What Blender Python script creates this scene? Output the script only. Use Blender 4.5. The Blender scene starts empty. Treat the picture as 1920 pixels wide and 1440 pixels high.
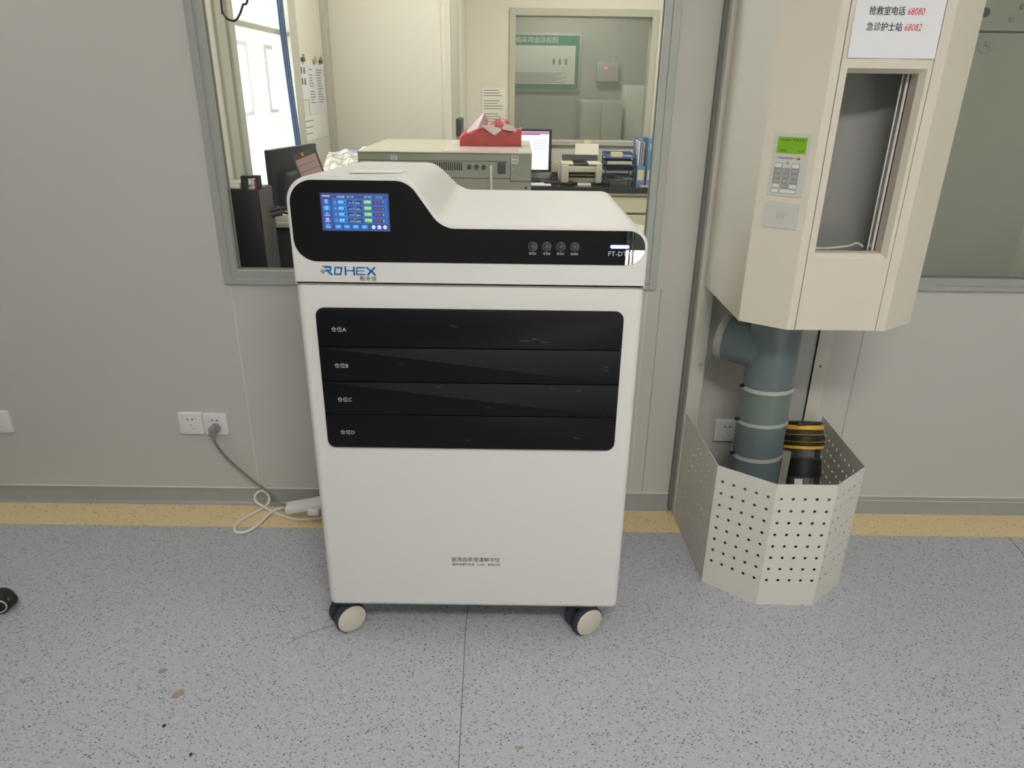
import bpy, bmesh, math, random
from mathutils import Vector, Matrix
random.seed(11)
SC = bpy.context.scene
COL = SC.collection
PI = math.pi

# ------------------------------------------------------------------ materials
def lin(c):
    r = []
    for v in c:
        v = v / 255.0
        r.append(v / 12.92 if v <= 0.04045 else ((v + 0.055) / 1.055) ** 2.4)
    return (r[0], r[1], r[2], 1.0)

def mat(name, c, rough=0.5, metal=0.0, noise=0.0, scale=30.0, bump=0.0, spec=0.5, coat=0.0, alpha=None):
    m = bpy.data.materials.new(name); m.use_nodes = True
    nt = m.node_tree; b = nt.nodes['Principled BSDF']
    col = lin(c)
    b.inputs['Base Color'].default_value = col
    b.inputs['Roughness'].default_value = rough
    b.inputs['Metallic'].default_value = metal
    b.inputs['Specular IOR Level'].default_value = spec
    b.inputs['Coat Weight'].default_value = coat
    tc = nt.nodes.new('ShaderNodeTexCoord')
    n = nt.nodes.new('ShaderNodeTexNoise'); n.inputs['Scale'].default_value = scale; n.inputs['Detail'].default_value = 4
    nt.links.new(tc.outputs['Object'], n.inputs['Vector'])
    mx = nt.nodes.new('ShaderNodeMix'); mx.data_type = 'RGBA'
    k = noise if noise else 0.015
    mx.inputs[6].default_value = tuple(min(1, v * (1 - k)) for v in col[:3]) + (1,)
    mx.inputs[7].default_value = tuple(min(1, v * (1 + k)) for v in col[:3]) + (1,)
    nt.links.new(n.outputs['Fac'], mx.inputs[0]); nt.links.new(mx.outputs[2], b.inputs['Base Color'])
    if bump:
        bp = nt.nodes.new('ShaderNodeBump'); bp.inputs['Strength'].default_value = bump; bp.inputs['Distance'].default_value = 0.001
        n2 = nt.nodes.new('ShaderNodeTexNoise'); n2.inputs['Scale'].default_value = scale * 6
        nt.links.new(tc.outputs['Object'], n2.inputs['Vector'])
        nt.links.new(n2.outputs['Fac'], bp.inputs['Height']); nt.links.new(bp.outputs['Normal'], b.inputs['Normal'])
    return m

def emit(name, c, s):
    m = bpy.data.materials.new(name); m.use_nodes = True
    nt = m.node_tree; b = nt.nodes['Principled BSDF']
    b.inputs['Base Color'].default_value = (0.01, 0.01, 0.01, 1)
    b.inputs['Roughness'].default_value = 0.3
    b.inputs['Emission Color'].default_value = lin(c); b.inputs['Emission Strength'].default_value = s
    return m

def thin_glass(name, tint=(250, 252, 250), rough=0.0, haze=0.0):
    m = bpy.data.materials.new(name); m.use_nodes = True
    nt = m.node_tree; nt.nodes.remove(nt.nodes['Principled BSDF'])
    out = nt.nodes['Material Output']
    tr = nt.nodes.new('ShaderNodeBsdfTransparent'); tr.inputs['Color'].default_value = lin(tint)
    gl = nt.nodes.new('ShaderNodeBsdfGlossy'); gl.inputs['Roughness'].default_value = rough
    fr = nt.nodes.new('ShaderNodeFresnel'); fr.inputs['IOR'].default_value = 1.5
    mx = nt.nodes.new('ShaderNodeMixShader')
    nt.links.new(fr.outputs[0], mx.inputs[0]); nt.links.new(tr.outputs[0], mx.inputs[1]); nt.links.new(gl.outputs[0], mx.inputs[2])
    last = mx
    if haze:
        df = nt.nodes.new('ShaderNodeBsdfDiffuse'); df.inputs['Color'].default_value = lin((200, 205, 200))
        m2 = nt.nodes.new('ShaderNodeMixShader'); m2.inputs[0].default_value = haze
        nt.links.new(mx.outputs[0], m2.inputs[1]); nt.links.new(df.outputs[0], m2.inputs[2]); last = m2
    nt.links.new(last.outputs[0], out.inputs['Surface'])
    return m

def speckle(name, base, dark, light, rough, stretch=1.7, big=70.0, amount=0.16):
    """vinyl sheet floor: fine mottling with scattered dark and pale chips"""
    m = bpy.data.materials.new(name); m.use_nodes = True
    nt = m.node_tree; L = nt.links; b = nt.nodes['Principled BSDF']
    b.inputs['Roughness'].default_value = rough
    tc = nt.nodes.new('ShaderNodeTexCoord')
    wob = nt.nodes.new('ShaderNodeTexNoise'); wob.inputs['Scale'].default_value = 60
    L.new(tc.outputs['Object'], wob.inputs['Vector'])
    vm = nt.nodes.new('ShaderNodeVectorMath'); vm.operation = 'MULTIPLY_ADD'
    vm.inputs[1].default_value = (0.010, 0.010, 0.0)
    L.new(wob.outputs['Color'], vm.inputs[0]); L.new(tc.outputs['Object'], vm.inputs[2])
    col = None
    def chips(scale, thr, frac, rot, prev, colr, sx):
        mp = nt.nodes.new('ShaderNodeMapping'); mp.inputs['Rotation'].default_value = (0, 0, rot)
        mp.inputs['Scale'].default_value = (1.0, sx, 1.0)
        L.new(vm.outputs[0], mp.inputs['Vector'])
        v = nt.nodes.new('ShaderNodeTexVoronoi'); v.inputs['Scale'].default_value = scale; v.voronoi_dimensions = '2D'
        L.new(mp.outputs[0], v.inputs['Vector'])
        a = nt.nodes.new('ShaderNodeMath'); a.operation = 'LESS_THAN'; a.inputs[1].default_value = thr
        L.new(v.outputs['Distance'], a.inputs[0])
        sp = nt.nodes.new('ShaderNodeSeparateColor'); L.new(v.outputs['Color'], sp.inputs[0])
        c = nt.nodes.new('ShaderNodeMath'); c.operation = 'LESS_THAN'; c.inputs[1].default_value = frac
        L.new(sp.outputs[0], c.inputs[0])
        d = nt.nodes.new('ShaderNodeMath'); d.operation = 'MULTIPLY'
        L.new(a.outputs[0], d.inputs[0]); L.new(c.outputs[0], d.inputs[1])
        e = nt.nodes.new('ShaderNodeMath'); e.operation = 'MULTIPLY'; L.new(d.outputs[0], e.inputs[0]); L.new(sp.outputs[1], e.inputs[1])
        mx = nt.nodes.new('ShaderNodeMix'); mx.data_type = 'RGBA'
        L.new(e.outputs[0], mx.inputs[0]); L.new(prev, mx.inputs[6]); mx.inputs[7].default_value = lin(colr)
        return mx.outputs[2]
    n = nt.nodes.new('ShaderNodeTexNoise'); n.inputs['Scale'].default_value = 260; n.inputs['Detail'].default_value = 3
    L.new(tc.outputs['Object'], n.inputs['Vector'])
    mx = nt.nodes.new('ShaderNodeMix'); mx.data_type = 'RGBA'
    bc = lin(base)
    mx.inputs[6].default_value = tuple(v * 0.84 for v in bc[:3]) + (1,); mx.inputs[7].default_value = tuple(v * 1.16 for v in bc[:3]) + (1,)
    L.new(n.outputs['Fac'], mx.inputs[0])
    o = mx.outputs[2]
    o = chips(big * 1.5, 0.34, 0.25, 0.9, o, light, stretch)
    o = chips(big * 1.25, 0.26, amount * 1.6, 2.1, o, tuple(int((x + y) / 2) for x, y in zip(base, dark)), 1.2)
    o = chips(big, 0.25, amount, 0.4, o, dark, stretch)
    o = chips(big * 0.9, 0.22, amount, 1.5, o, dark, stretch)
    L.new(o, b.inputs['Base Color'])
    return m

M = {}
M['wall'] = mat('wall_panel_paint', (196, 194, 188), 0.55, 0, 0.02, 260, 0.06)
M['pale_line'] = mat('sealant_highlight', (226, 222, 216), 0.6)  # joint sealant on the wall, painted highlight on the base
M['seam_dark'] = mat('seam_grey', (150, 147, 143), 0.7)  # grey joint lines between the wall panels
M['alu'] = mat('grey_aluminium', (167, 170, 164), 0.42, 0.15, 0.04, 40)
M['alu_dark'] = mat('dark_gasket', (118, 120, 114), 0.6)
M['base'] = mat('cove_base_vinyl', (160, 160, 157), 0.28, 0, 0.06, 20)
M['floor'] = speckle('speckled_vinyl', (175, 178, 184), (48, 58, 80), (202, 207, 213), 0.42, 1.9, 92, 0.18)
M['border'] = speckle('yellow_vinyl', (222, 201, 154), (150, 122, 84), (218, 196, 152), 0.4, 2.0, 60, 0.10)
M['floor_mark'] = mat('floor_mark', (122, 120, 120), 0.6)
M['floor_seam'] = mat('floor_seam', (108, 101, 96), 0.6)
M['stain'] = mat('dried_stain', (154, 140, 120), 0.6)
M['scuff'] = mat('scuff_mark', (30, 30, 34), 0.6)
M['ceil'] = mat('ceiling_white', (235, 235, 232), 0.7)
M['inner_wall'] = mat('cream_wall', (236, 231, 216), 0.6, 0, 0.02, 30)
M['inner_grey'] = mat('grey_cream_wall', (200, 198, 182), 0.6, 0, 0.03, 20)
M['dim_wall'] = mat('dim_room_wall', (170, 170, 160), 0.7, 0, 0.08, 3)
M['white_room'] = mat('bay_white', (246, 244, 240), 0.7)
M['white'] = mat('white_enamel', (230, 228, 224), 0.5, 0, 0.01, 20, 0, 0.3)
M['offwhite'] = mat('offwhite_plastic', (224, 218, 202), 0.42)
M['gloss_black'] = mat('gloss_black_acrylic', (6, 7, 10), 0.008, 0, 0, 10, 0, 0.42)
M['drawer_black'] = mat('black_drawer_front', (12, 14, 19), 0.5, 0, 0.05, 14, 0, 0.2)
M['black'] = mat('black_plastic', (24, 25, 28), 0.42)
M['black_soft'] = mat('charcoal_plastic', (46, 47, 52), 0.55)
M['rubber'] = mat('dark_rubber', (48, 54, 64), 0.65)
M['caster_cap'] = mat('caster_cover', (206, 200, 184), 0.45)
M['silver'] = mat('zinc_metal', (190, 190, 186), 0.3, 0.8)
M['logo_blue'] = mat('logo_blue', (22, 104, 172), 0.5)
M['logo_grey'] = mat('logo_grey', (120, 140, 160), 0.5)
M['ink'] = mat('black_ink', (35, 34, 36), 0.6)
M['ink_red'] = mat('red_ink', (206, 60, 58), 0.6)
M['ink_grey'] = mat('grey_ink', (130, 128, 122), 0.7)
M['print_white'] = mat('white_print', (205, 208, 212), 0.5)
M['ring'] = mat('button_ring', (112, 126, 142), 0.5)
M['scratch'] = mat('scratch', (96, 100, 106), 0.6)
M['paper'] = mat('paper', (236, 236, 240), 0.7)
M['paper_cream'] = mat('paper_cream', (246, 242, 230), 0.7)
M['station'] = mat('station_cream_paint', (220, 213, 196), 0.45, 0, 0.012, 200, 0.04)
M['station_grey'] = mat('station_grey', (176, 176, 172), 0.5)
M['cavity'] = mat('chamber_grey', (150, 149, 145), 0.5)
M['plate'] = mat('back_plate_paint', (206, 203, 193), 0.5)
M['plate_edge'] = mat('back_plate_edge', (118, 117, 112), 0.55)
M['keypad'] = mat('keypad_membrane', (203, 203, 196), 0.4)
M['key_white'] = mat('key_pale', (222, 222, 216), 0.45)
M['key_grey'] = mat('key_grey', (160, 162, 160), 0.45)
M['lcd'] = emit('lcd_green', (136, 196, 26), 0.55)
M['orange'] = mat('logo_orange', (230, 160, 40), 0.5)
M['pipe'] = mat('grey_green_pvc', (98, 113, 115), 0.36, 0, 0.06, 9)
M['pipe_b'] = mat('green_pvc', (108, 123, 117), 0.36, 0, 0.06, 9)
M['pipe_cap'] = mat('grey_pvc_cap', (152, 150, 142), 0.5)
M['clamp'] = mat('clamp_band', (196, 198, 190), 0.35, 0.3)
M['guard'] = mat('guard_paint', (222, 219, 210), 0.48, 0, 0.012, 100)
M['yellow'] = mat('carrier_yellow', (222, 172, 52), 0.45)
M['socket'] = mat('socket_plastic', (232, 231, 228), 0.35)
M['slot'] = mat('socket_slot', (25, 24, 24), 0.7)
M['cord_grey'] = mat('grey_cord', (118, 120, 120), 0.5)
M['plug_grey'] = mat('grey_plug', (138, 143, 143), 0.45)
M['cord_white'] = mat('white_cord', (226, 223, 214), 0.45)
M['glass'] = thin_glass('window_glass')
M['glass_dim'] = thin_glass('window_glass_hazed', (222, 226, 216), 0.02, 0.18)  # diffuse haze mixed in to lift what lies behind the pane
M['acrylic'] = thin_glass('clear_acrylic', (205, 210, 208), 0.02, 0.05)
M['acrylic_edge'] = mat('acrylic_edge', (226, 222, 214), 0.25)
M['instr'] = mat('instrument_grey_green', (164, 165, 148), 0.5, 0, 0.03, 12)
M['instr_top'] = mat('instrument_top', (186, 182, 160), 0.45)
M['instr_dark'] = mat('instrument_dark', (72, 78, 80), 0.5)
M['seam_line'] = mat('seam_line', (140, 138, 132), 0.6)
M['groove'] = mat('groove', (70, 72, 64), 0.7)
M['red_pack'] = mat('red_pack', (182, 72, 72), 0.35, 0, 0.30, 14, 1.0)
M['film'] = mat('plastic_film', (214, 200, 194), 0.25)
M['film_pink'] = mat('pink_film', (216, 186, 190), 0.3)
M['film_clear'] = thin_glass('cling_film', (240, 222, 222), 0.25, 0.55)
M['screen_white'] = emit('monitor_white', (240, 244, 255), 1.25)
M['scr_purple'] = emit('monitor_toolbar', (206, 150, 200), 0.9)
M['scr_red'] = emit('monitor_redbar', (210, 90, 110), 0.8)
M['scr_grey'] = emit('monitor_greyline', (190, 195, 210), 0.8)
M['blue'] = mat('blue_plastic', (70, 104, 148), 0.4)
M['blue_light'] = mat('light_blue_plastic', (108, 146, 196), 0.4)
M['blue_dark'] = mat('dark_blue_plastic', (48, 66, 98), 0.45)
M['lavender'] = mat('lavender_card', (150, 166, 214), 0.5)
M['kraft'] = mat('kraft_card', (196, 172, 128), 0.7)
M['pink'] = mat('pink_sheet', (226, 186, 196), 0.7)
M['label'] = mat('label_cream', (234, 216, 168), 0.6)
M['counter'] = mat('black_counter', (40, 42, 44), 0.18)
M['cab'] = mat('cream_laminate', (220, 212, 182), 0.45)
M['cab_edge'] = mat('grey_edge_band', (140, 138, 124), 0.5)
M['poster_green'] = mat('poster_green', (58, 128, 98), 0.5)
M['poster_white'] = mat('poster_white', (214, 216, 206), 0.6)
M['poster_frame'] = mat('poster_frame', (172, 172, 162), 0.5)
M['led_red'] = emit('red_led', (255, 40, 70), 5)
M['panel_green'] = mat('dusty_grey_green', (208, 209, 198), 0.6, 0, 0.10, 5)
M['tag'] = mat('pale_disc', (196, 204, 200), 0.5)
M['printer'] = mat('printer_grey', (196, 190, 172), 0.5)
M['printer_white'] = mat('printer_cream', (232, 224, 198), 0.5)
M['form_pink'] = mat('form_pink', (212, 172, 168), 0.6)
M['form_blue'] = mat('form_lilac', (190, 178, 196), 0.6)
M['clip_board'] = mat('clipboard_grey', (98, 96, 92), 0.6)
M['red'] = mat('red_plastic', (196, 60, 66), 0.45)
M['cable_blue'] = mat('blue_cable', (52, 76, 120), 0.5)
M['bench'] = mat('bench_white', (228, 226, 220), 0.5)
M['dark_bench'] = mat('dark_cabinet_paint', (34, 36, 38), 0.5)
M['ground'] = mat('sunlit_paving', (214, 210, 202), 0.8)
M['backdrop'] = mat('dark_green_backdrop', (28, 38, 30), 0.8)
M['diffuser'] = emit('lamp_diffuser', (255, 252, 246), 3.0)
M['led_halo'] = emit('status_halo', (20, 30, 255), 1.0)
M['led_blue'] = emit('status_light', (120, 150, 255), 8)
# display colours
M['ui_bg'] = emit('ui_background', (62, 82, 150), 0.85)
M['ui_row'] = emit('ui_row', (44, 112, 196), 0.9)
M['ui_btn'] = emit('ui_button', (38, 152, 232), 1.0)
M['ui_dark'] = emit('ui_field', (44, 74, 128), 0.85)
M['ui_green'] = emit('ui_green', (134, 206, 62), 1.0)
M['ui_white'] = emit('ui_white', (228, 240, 255), 1.0)
M['ui_red'] = emit('ui_red', (214, 80, 110), 0.9)
M['ui_cyan'] = emit('ui_cyan', (80, 214, 226), 1.0)
M['ui_line'] = emit('ui_line', (86, 134, 220), 0.9)

# ------------------------------------------------------------------ mesh builders
class MB:
    def __init__(s):
        s.bm = bmesh.new()
    def add(s, b2, T=None, mi=0):
        if T is not None:
            b2.transform(T)
        vm = [s.bm.verts.new(v.co) for v in b2.verts]
        b2.verts.index_update()
        for f in b2.faces:
            try:
                nf = s.bm.faces.new([vm[v.index] for v in f.verts]); nf.material_index = mi
            except ValueError:
                pass
        b2.free()
        return s
    def box(s, x0, x1, y0, y1, z0, z1, bev=0.0, seg=2, mi=0, T=None):
        return s.add(b_box(x0, x1, y0, y1, z0, z1, bev, seg), T, mi)

def b_box(x0, x1, y0, y1, z0, z1, bev=0.0, seg=2):
    b = bmesh.new()
    bmesh.ops.create_cube(b, size=1.0)
    for v in b.verts:
        v.co = Vector((x0 if v.co.x < 0 else x1, y0 if v.co.y < 0 else y1, z0 if v.co.z < 0 else z1))
    if bev > 0:
        bmesh.ops.bevel(b, geom=list(b.edges), offset=bev, segments=seg, affect='EDGES', profile=0.5)
    return b

def rpoly(pts, seg=6):
    """pts: (x, y, radius) -> list of 2D points with rounded corners"""
    out = []; n = len(pts)
    for i in range(n):
        p = Vector(pts[i][:2]); r = pts[i][2] if len(pts[i]) > 2 else 0
        a = Vector(pts[i - 1][:2]) - p; c = Vector(pts[(i + 1) % n][:2]) - p
        if r <= 1e-6:
            out.append((p.x, p.y)); continue
        la, lc = a.length, c.length; a.normalize(); c.normalize()
        ang = a.angle(c)
        t = min(r / math.tan(ang / 2), la * 0.499, lc * 0.499); r = t * math.tan(ang / 2)
        bis = (a + c).normalized(); cen = p + bis * (r / math.sin(ang / 2))
        s = p + a * t - cen; e = p + c * t - cen
        a0 = math.atan2(s.y, s.x); a1 = math.atan2(e.y, e.x); d = a1 - a0
        while d > PI: d -= 2 * PI
        while d < -PI: d += 2 * PI
        for k in range(seg + 1):
            q = a0 + d * k / seg
            out.append((cen.x + r * math.cos(q), cen.y + r * math.sin(q)))
    return out

def rrect(x0, x1, z0, z1, r, seg=5):
    return rpoly([(x0, z0, r), (x1, z0, r), (x1, z1, r), (x0, z1, r)], seg)

def b_prism(pts, a, c, axis='y', bev=0.0, seg=2, side=0):
    """extrude a 2D outline along an axis.  axis y: pts are (x,z); z: (x,y); x: (y,z)"""
    b = bmesh.new()
    def P(p, t):
        return {'y': (p[0], t, p[1]), 'z': (p[0], p[1], t), 'x': (t, p[0], p[1])}[axis]
    v0 = [b.verts.new(P(p, a)) for p in pts]; v1 = [b.verts.new(P(p, c)) for p in pts]
    f0 = b.faces.new(v0); f1 = b.faces.new(v1)
    n = len(pts)
    for i in range(n):
        b.faces.new((v0[i], v0[(i + 1) % n], v1[(i + 1) % n], v1[i]))
    bmesh.ops.recalc_face_normals(b, faces=list(b.faces))
    if bev > 0:
        ed = list(f0.edges) + (list(f1.edges) if side else [])
        bmesh.ops.bevel(b, geom=ed, offset=bev, segments=seg, affect='EDGES', profile=0.5)
    return b

def frame_of(d):
    d = d.normalized()
    u = Vector((0, 0, 1)) if abs(d.z) < 0.9 else Vector((1, 0, 0))
    x = d.cross(u).normalized(); y = x.cross(d).normalized()
    return x, y

def b_tube(path, r, seg=10, caps=True, rr=None):
    b = bmesh.new(); P = [Vector(p) for p in path]; rings = []
    x = None
    for i, p in enumerate(P):
        d = (P[min(i + 1, len(P) - 1)] - P[max(i - 1, 0)])
        if x is None:
            x, y = frame_of(d)
        else:
            dn = d.normalized(); x = (x - dn * x.dot(dn)).normalized(); y = x.cross(dn)
        rad = rr[i] if rr else r
        rings.append([b.verts.new(p + (x * math.cos(2 * PI * k / seg) + y * math.sin(2 * PI * k / seg)) * rad) for k in range(seg)])
    for i in range(len(rings) - 1):
        for k in range(seg):
            b.faces.new((rings[i][k], rings[i][(k + 1) % seg], rings[i + 1][(k + 1) % seg], rings[i + 1][k]))
    if caps:
        b.faces.new(rings[0]); b.faces.new(rings[-1])
    bmesh.ops.recalc_face_normals(b, faces=list(b.faces))
    return b

def b_cyl(p0, p1, r, seg=20, r1=None, bev=0.0):
    P0, P1 = Vector(p0), Vector(p1)
    if bev:
        d = (P1 - P0).normalized(); q = r if r1 is None else r1
        return b_tube([P0, P0 + d * bev * 0.3, P0 + d * bev, P1 - d * bev, P1 - d * bev * 0.3, P1], r, seg, True, [r - bev, r - bev * 0.3, r, q, q - bev * 0.3, q - bev])
    return b_tube([P0, P1], r, seg, True, [r, r if r1 is None else r1])

def b_lathe(prof, c, seg=28):
    """prof: list of (r, z) bottom to top, about vertical axis at c"""
    b = bmesh.new(); rings = []
    for r, z in prof:
        rings.append([b.verts.new((c[0] + r * math.cos(2 * PI * k / seg), c[1] + r * math.sin(2 * PI * k / seg), c[2] + z)) for k in range(seg)])
    for i in range(len(rings) - 1):
        for k in range(seg):
            b.faces.new((rings[i][k], rings[i][(k + 1) % seg], rings[i + 1][(k + 1) % seg], rings[i + 1][k]))
    b.faces.new(rings[0]); b.faces.new(rings[-1])
    bmesh.ops.recalc_face_normals(b, faces=list(b.faces))
    return b

def smooth_path(pts, n=8):
    P = [Vector(p) for p in pts]; out = []
    for i in range(len(P) - 1):
        p0 = P[max(i - 1, 0)]; p1 = P[i]; p2 = P[i + 1]; p3 = P[min(i + 2, len(P) - 1)]
        for k in range(n):
            t = k / n
            out.append(0.5 * ((2 * p1) + (p2 - p0) * t + (2 * p0 - 5 * p1 + 4 * p2 - p3) * t * t + (3 * p1 - p0 - 3 * p2 + p3) * t ** 3))
    out.append(P[-1])
    return out

def b_quad(a, b_, c, d):
    b = bmesh.new(); b.faces.new([b.verts.new(p) for p in (a, b_, c, d)]); return b

def b_text(body, size, align='CENTER', ext=0.0002, shear=0.0, bold=0.0, space=1.0):
    cu = bpy.data.curves.new('glyphs', 'FONT'); cu.body = body; cu.size = size; cu.align_x = align; cu.align_y = 'CENTER'
    cu.extrude = ext; cu.shear = shear; cu.resolution_u = 2; cu.space_character = space
    o = bpy.data.objects.new('glyphs', cu); COL.objects.link(o)
    dg = bpy.context.evaluated_depsgraph_get(); dg.update()
    me = bpy.data.meshes.new_from_object(o.evaluated_get(dg))
    b = bmesh.new(); b.from_mesh(me)
    bpy.data.objects.remove(o); bpy.data.curves.remove(cu); bpy.data.meshes.remove(me)
    if bold > 0:                                     # heavier strokes: the glyphs once more, a hair to the side and behind
        c = b.copy(); bmesh.ops.translate(c, verts=list(c.verts), vec=(bold * 1.6, 0, -0.00003))
        m = MB(); m.add(b); m.add(c); b = m.bm
    return b

RX90 = Matrix.Rotation(PI / 2, 4, 'X')
def face_front(x, y, z):          # text that stands upright and faces the room (-Y)
    return Matrix.Translation((x, y, z)) @ RX90
def face_plane(p, u, v, n):       # local x,y,z axes -> u,v,n
    m = Matrix.Identity(4)
    for i in range(3):
        m[i][0], m[i][1], m[i][2], m[i][3] = u[i], v[i], n[i], p[i]
    return m

ORI = {}
def obj(name, mb, mats, parent=None, smooth=35, label=None):
    bm = mb.bm if isinstance(mb, MB) else mb
    bm.normal_update()
    me = bpy.data.meshes.new(name); bm.to_mesh(me); bm.free()
    for f in me.polygons: f.use_smooth = True
    if not isinstance(mats, (list, tuple)): mats = [mats]
    for m in mats: me.materials.append(M[m] if isinstance(m, str) else m)
    me.set_sharp_from_angle(angle=math.radians(smooth))
    o = bpy.data.objects.new(name, me); COL.objects.link(o)
    if parent is not None:
        off = ORI[parent.name]; me.transform(Matrix.Translation(-off)); o.parent = parent; ORI[o.name] = off
    else:
        xs = [v.co for v in me.vertices]
        off = Vector(((min(v.x for v in xs) + max(v.x for v in xs)) / 2, (min(v.y for v in xs) + max(v.y for v in xs)) / 2, min(v.z for v in xs)))
        me.transform(Matrix.Translation(-off)); o.location = off; ORI[o.name] = off
    if label: o['label'] = label
    return o

def thing(name, label, cat, loc=(0, 0, 0), group=None):
    o = bpy.data.objects.new(name, None); COL.objects.link(o); o.location = loc; o.empty_display_size = 0.05
    o['label'] = label; o['category'] = cat
    if group: o['group'] = group
    ORI[o.name] = Vector(loc)
    return o

def tag(o, label, cat, group=None):
    o['label'] = label; o['category'] = cat
    if group: o['group'] = group
    return o

def struct(name, mb, mats, parent=None, smooth=35):
    o = obj(name, mb, mats, parent, smooth)
    if parent is None: o['kind'] = 'structure'
    return o

def sroot(name, loc=(0, 0, 0)):
    o = bpy.data.objects.new(name, None); COL.objects.link(o); o.location = loc; o['kind'] = 'structure'; ORI[o.name] = Vector(loc)
    return o

def dup(root, loc, label, rotz=0.0):
    r = root.copy(); COL.objects.link(r); r.location = loc; r.rotation_euler = (0, 0, rotz); r['label'] = label; ORI[r.name] = Vector(loc)
    for ch in list(root.children):
        c = ch.copy(); COL.objects.link(c); c.parent = r
        for g in list(ch.children):
            d = g.copy(); COL.objects.link(d); d.parent = c
    return r

def wall_mb(axis, p0, p1, a0, a1, z0, z1, holes=()):
    """a wall slab with rectangular openings: axis 'y' = slab between y=p0..p1 spanning x; 'x' = slab between x=p0..p1 spanning y"""
    A = sorted({a0, a1} | {v for h in holes for v in h[:2]}); Z = sorted({z0, z1} | {v for h in holes for v in h[2:]})
    A = [v for v in A if a0 <= v <= a1]; Z = [v for v in Z if z0 <= v <= z1]
    solid = {}
    for i in range(len(A) - 1):
        for k in range(len(Z) - 1):
            ca, cz = (A[i] + A[i + 1]) / 2, (Z[k] + Z[k + 1]) / 2
            solid[i, k] = not any(h[0] < ca < h[1] and h[2] < cz < h[3] for h in holes)
    b = bmesh.new(); V = {}
    def v(i, k, s):
        if (i, k, s) not in V:
            p = p0 if s == 0 else p1
            V[i, k, s] = b.verts.new((A[i], p, Z[k]) if axis == 'y' else (p, A[i], Z[k]))
        return V[i, k, s]
    for (i, k), ok in solid.items():
        if not ok: continue
        b.faces.new((v(i, k, 0), v(i + 1, k, 0), v(i + 1, k + 1, 0), v(i, k + 1, 0)))
        b.faces.new((v(i, k, 1), v(i, k + 1, 1), v(i + 1, k + 1, 1), v(i + 1, k, 1)))
        for (di, dk, e0, e1) in ((-1, 0, (i, k), (i, k + 1)), (1, 0, (i + 1, k), (i + 1, k + 1)), (0, -1, (i, k), (i + 1, k)), (0, 1, (i, k + 1), (i + 1, k + 1))):
            if not solid.get((i + di, k + dk), False):
                b.faces.new((v(*e0, 0), v(*e1, 0), v(*e1, 1), v(*e0, 1)))
    bmesh.ops.recalc_face_normals(b, faces=list(b.faces))
    return b

# ================================================================== THE ROOM
H = 2.85
struct('floor', MB().box(-4.2, 4.2, -4.9, 0.0, -0.1, 0.0), 'floor')
struct('trim_1', MB().box(-4.2, 4.2, -0.162, 0.0, 0.0, 0.0012), 'border')
fm = MB()
fm.add(b_tube([(-0.124, -0.42, 0.0002), (-0.127, -0.667, 0.0002), (-0.113, -1.127, 0.0002), (-0.10, -1.6, 0.0002)], 0.0011, 6))
fm.add(b_tube([(1.788, -0.162, 0.0002), (1.777, -0.265, 0.0002), (1.76, -0.6, 0.0002)], 0.0012, 6))
fm.add(b_tube([(-0.52, -0.66, 0.0002), (-0.58, -0.69, 0.0002), (-0.63, -0.735, 0.0002)], 0.0008, 6))
struct('trim_2', fm, 'floor_seam')
st = MB()
def blot(x, y, rx, ry, rot, ring=False, mi=0):
    n = 18; o = []; q = []
    for k in range(n):
        a = 2 * PI * k / n; w = 1 + random.uniform(-0.16, 0.16)
        px, py = rx * w * math.cos(a), ry * w * math.sin(a)
        c, s = math.cos(rot), math.sin(rot)
        o.append((x + px * c - py * s, y + px * s + py * c, 0.0006)); q.append((x + 0.62 * (px * c - py * s), y + 0.62 * (px * s + py * c), 0.0006))
    b = bmesh.new(); vo = [b.verts.new(p) for p in o]
    if ring:
        vi = [b.verts.new(p) for p in q]
        for k in range(n): b.faces.new((vo[k], vo[(k + 1) % n], vi[(k + 1) % n], vi[k]))
    else:
        b.faces.new(vo)
    st.add(b, None, mi)
blot(-1.28, -0.88, 0.016, 0.008, 0.5, True)
blot(-0.935, -0.842, 0.012, 0.009, 0.3)
blot(-0.86, -0.92, 0.011, 0.018, -0.4)
blot(-0.85, -1.02, 0.005, 0.006, 0.2, False, 1)
blot(-0.985, -1.18, 0.005, 0.016, -0.7, False, 1)
blot(-0.75, -1.10, 0.004, 0.005, 0.5, False, 1)
blot(0.03, -1.07, 0.011, 0.005, 0.2)
blot(0.44, -0.61, 0.008, 0.004, 0.2)
for pth in (((-0.750, -0.545), (-0.712, -0.576), (-0.668, -0.640), (-0.625, -0.698)), ((-0.715, -0.486), (-0.688, -0.514), (-0.66, -0.544))):
    st.add(b_tube([(x, y, 0.0001) for x, y in pth], 0.0005, 5), None, 2)
struct('trim_3', st, ['stain', 'scuff', 'floor_mark'])
struct('ceiling', MB().box(-4.2, 4.2, -4.9, 0.1, H, H + 0.1), 'ceil')

W1 = (-0.960, 0.474, 0.853, 2.30)
W2 = (1.20, 2.70, 0.862, 2.30)
struct('wall_back', wall_mb('y', 0.0, 0.1, -4.2, 4.2, 0.0, H, [W1, W2]), 'wall')
struct('wall_left', MB().box(-4.3, -4.2, -4.9, 0.1, 0, H), 'wall')
struct('wall_right', MB().box(4.2, 4.3, -4.9, 0.1, 0, H), 'wall')
struct('wall_front', wall_mb('y', -5.0, -4.9, -4.3, 4.3, 0, H, [(0.90, 2.25, 0.0, 2.25)]), 'wall')
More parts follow.
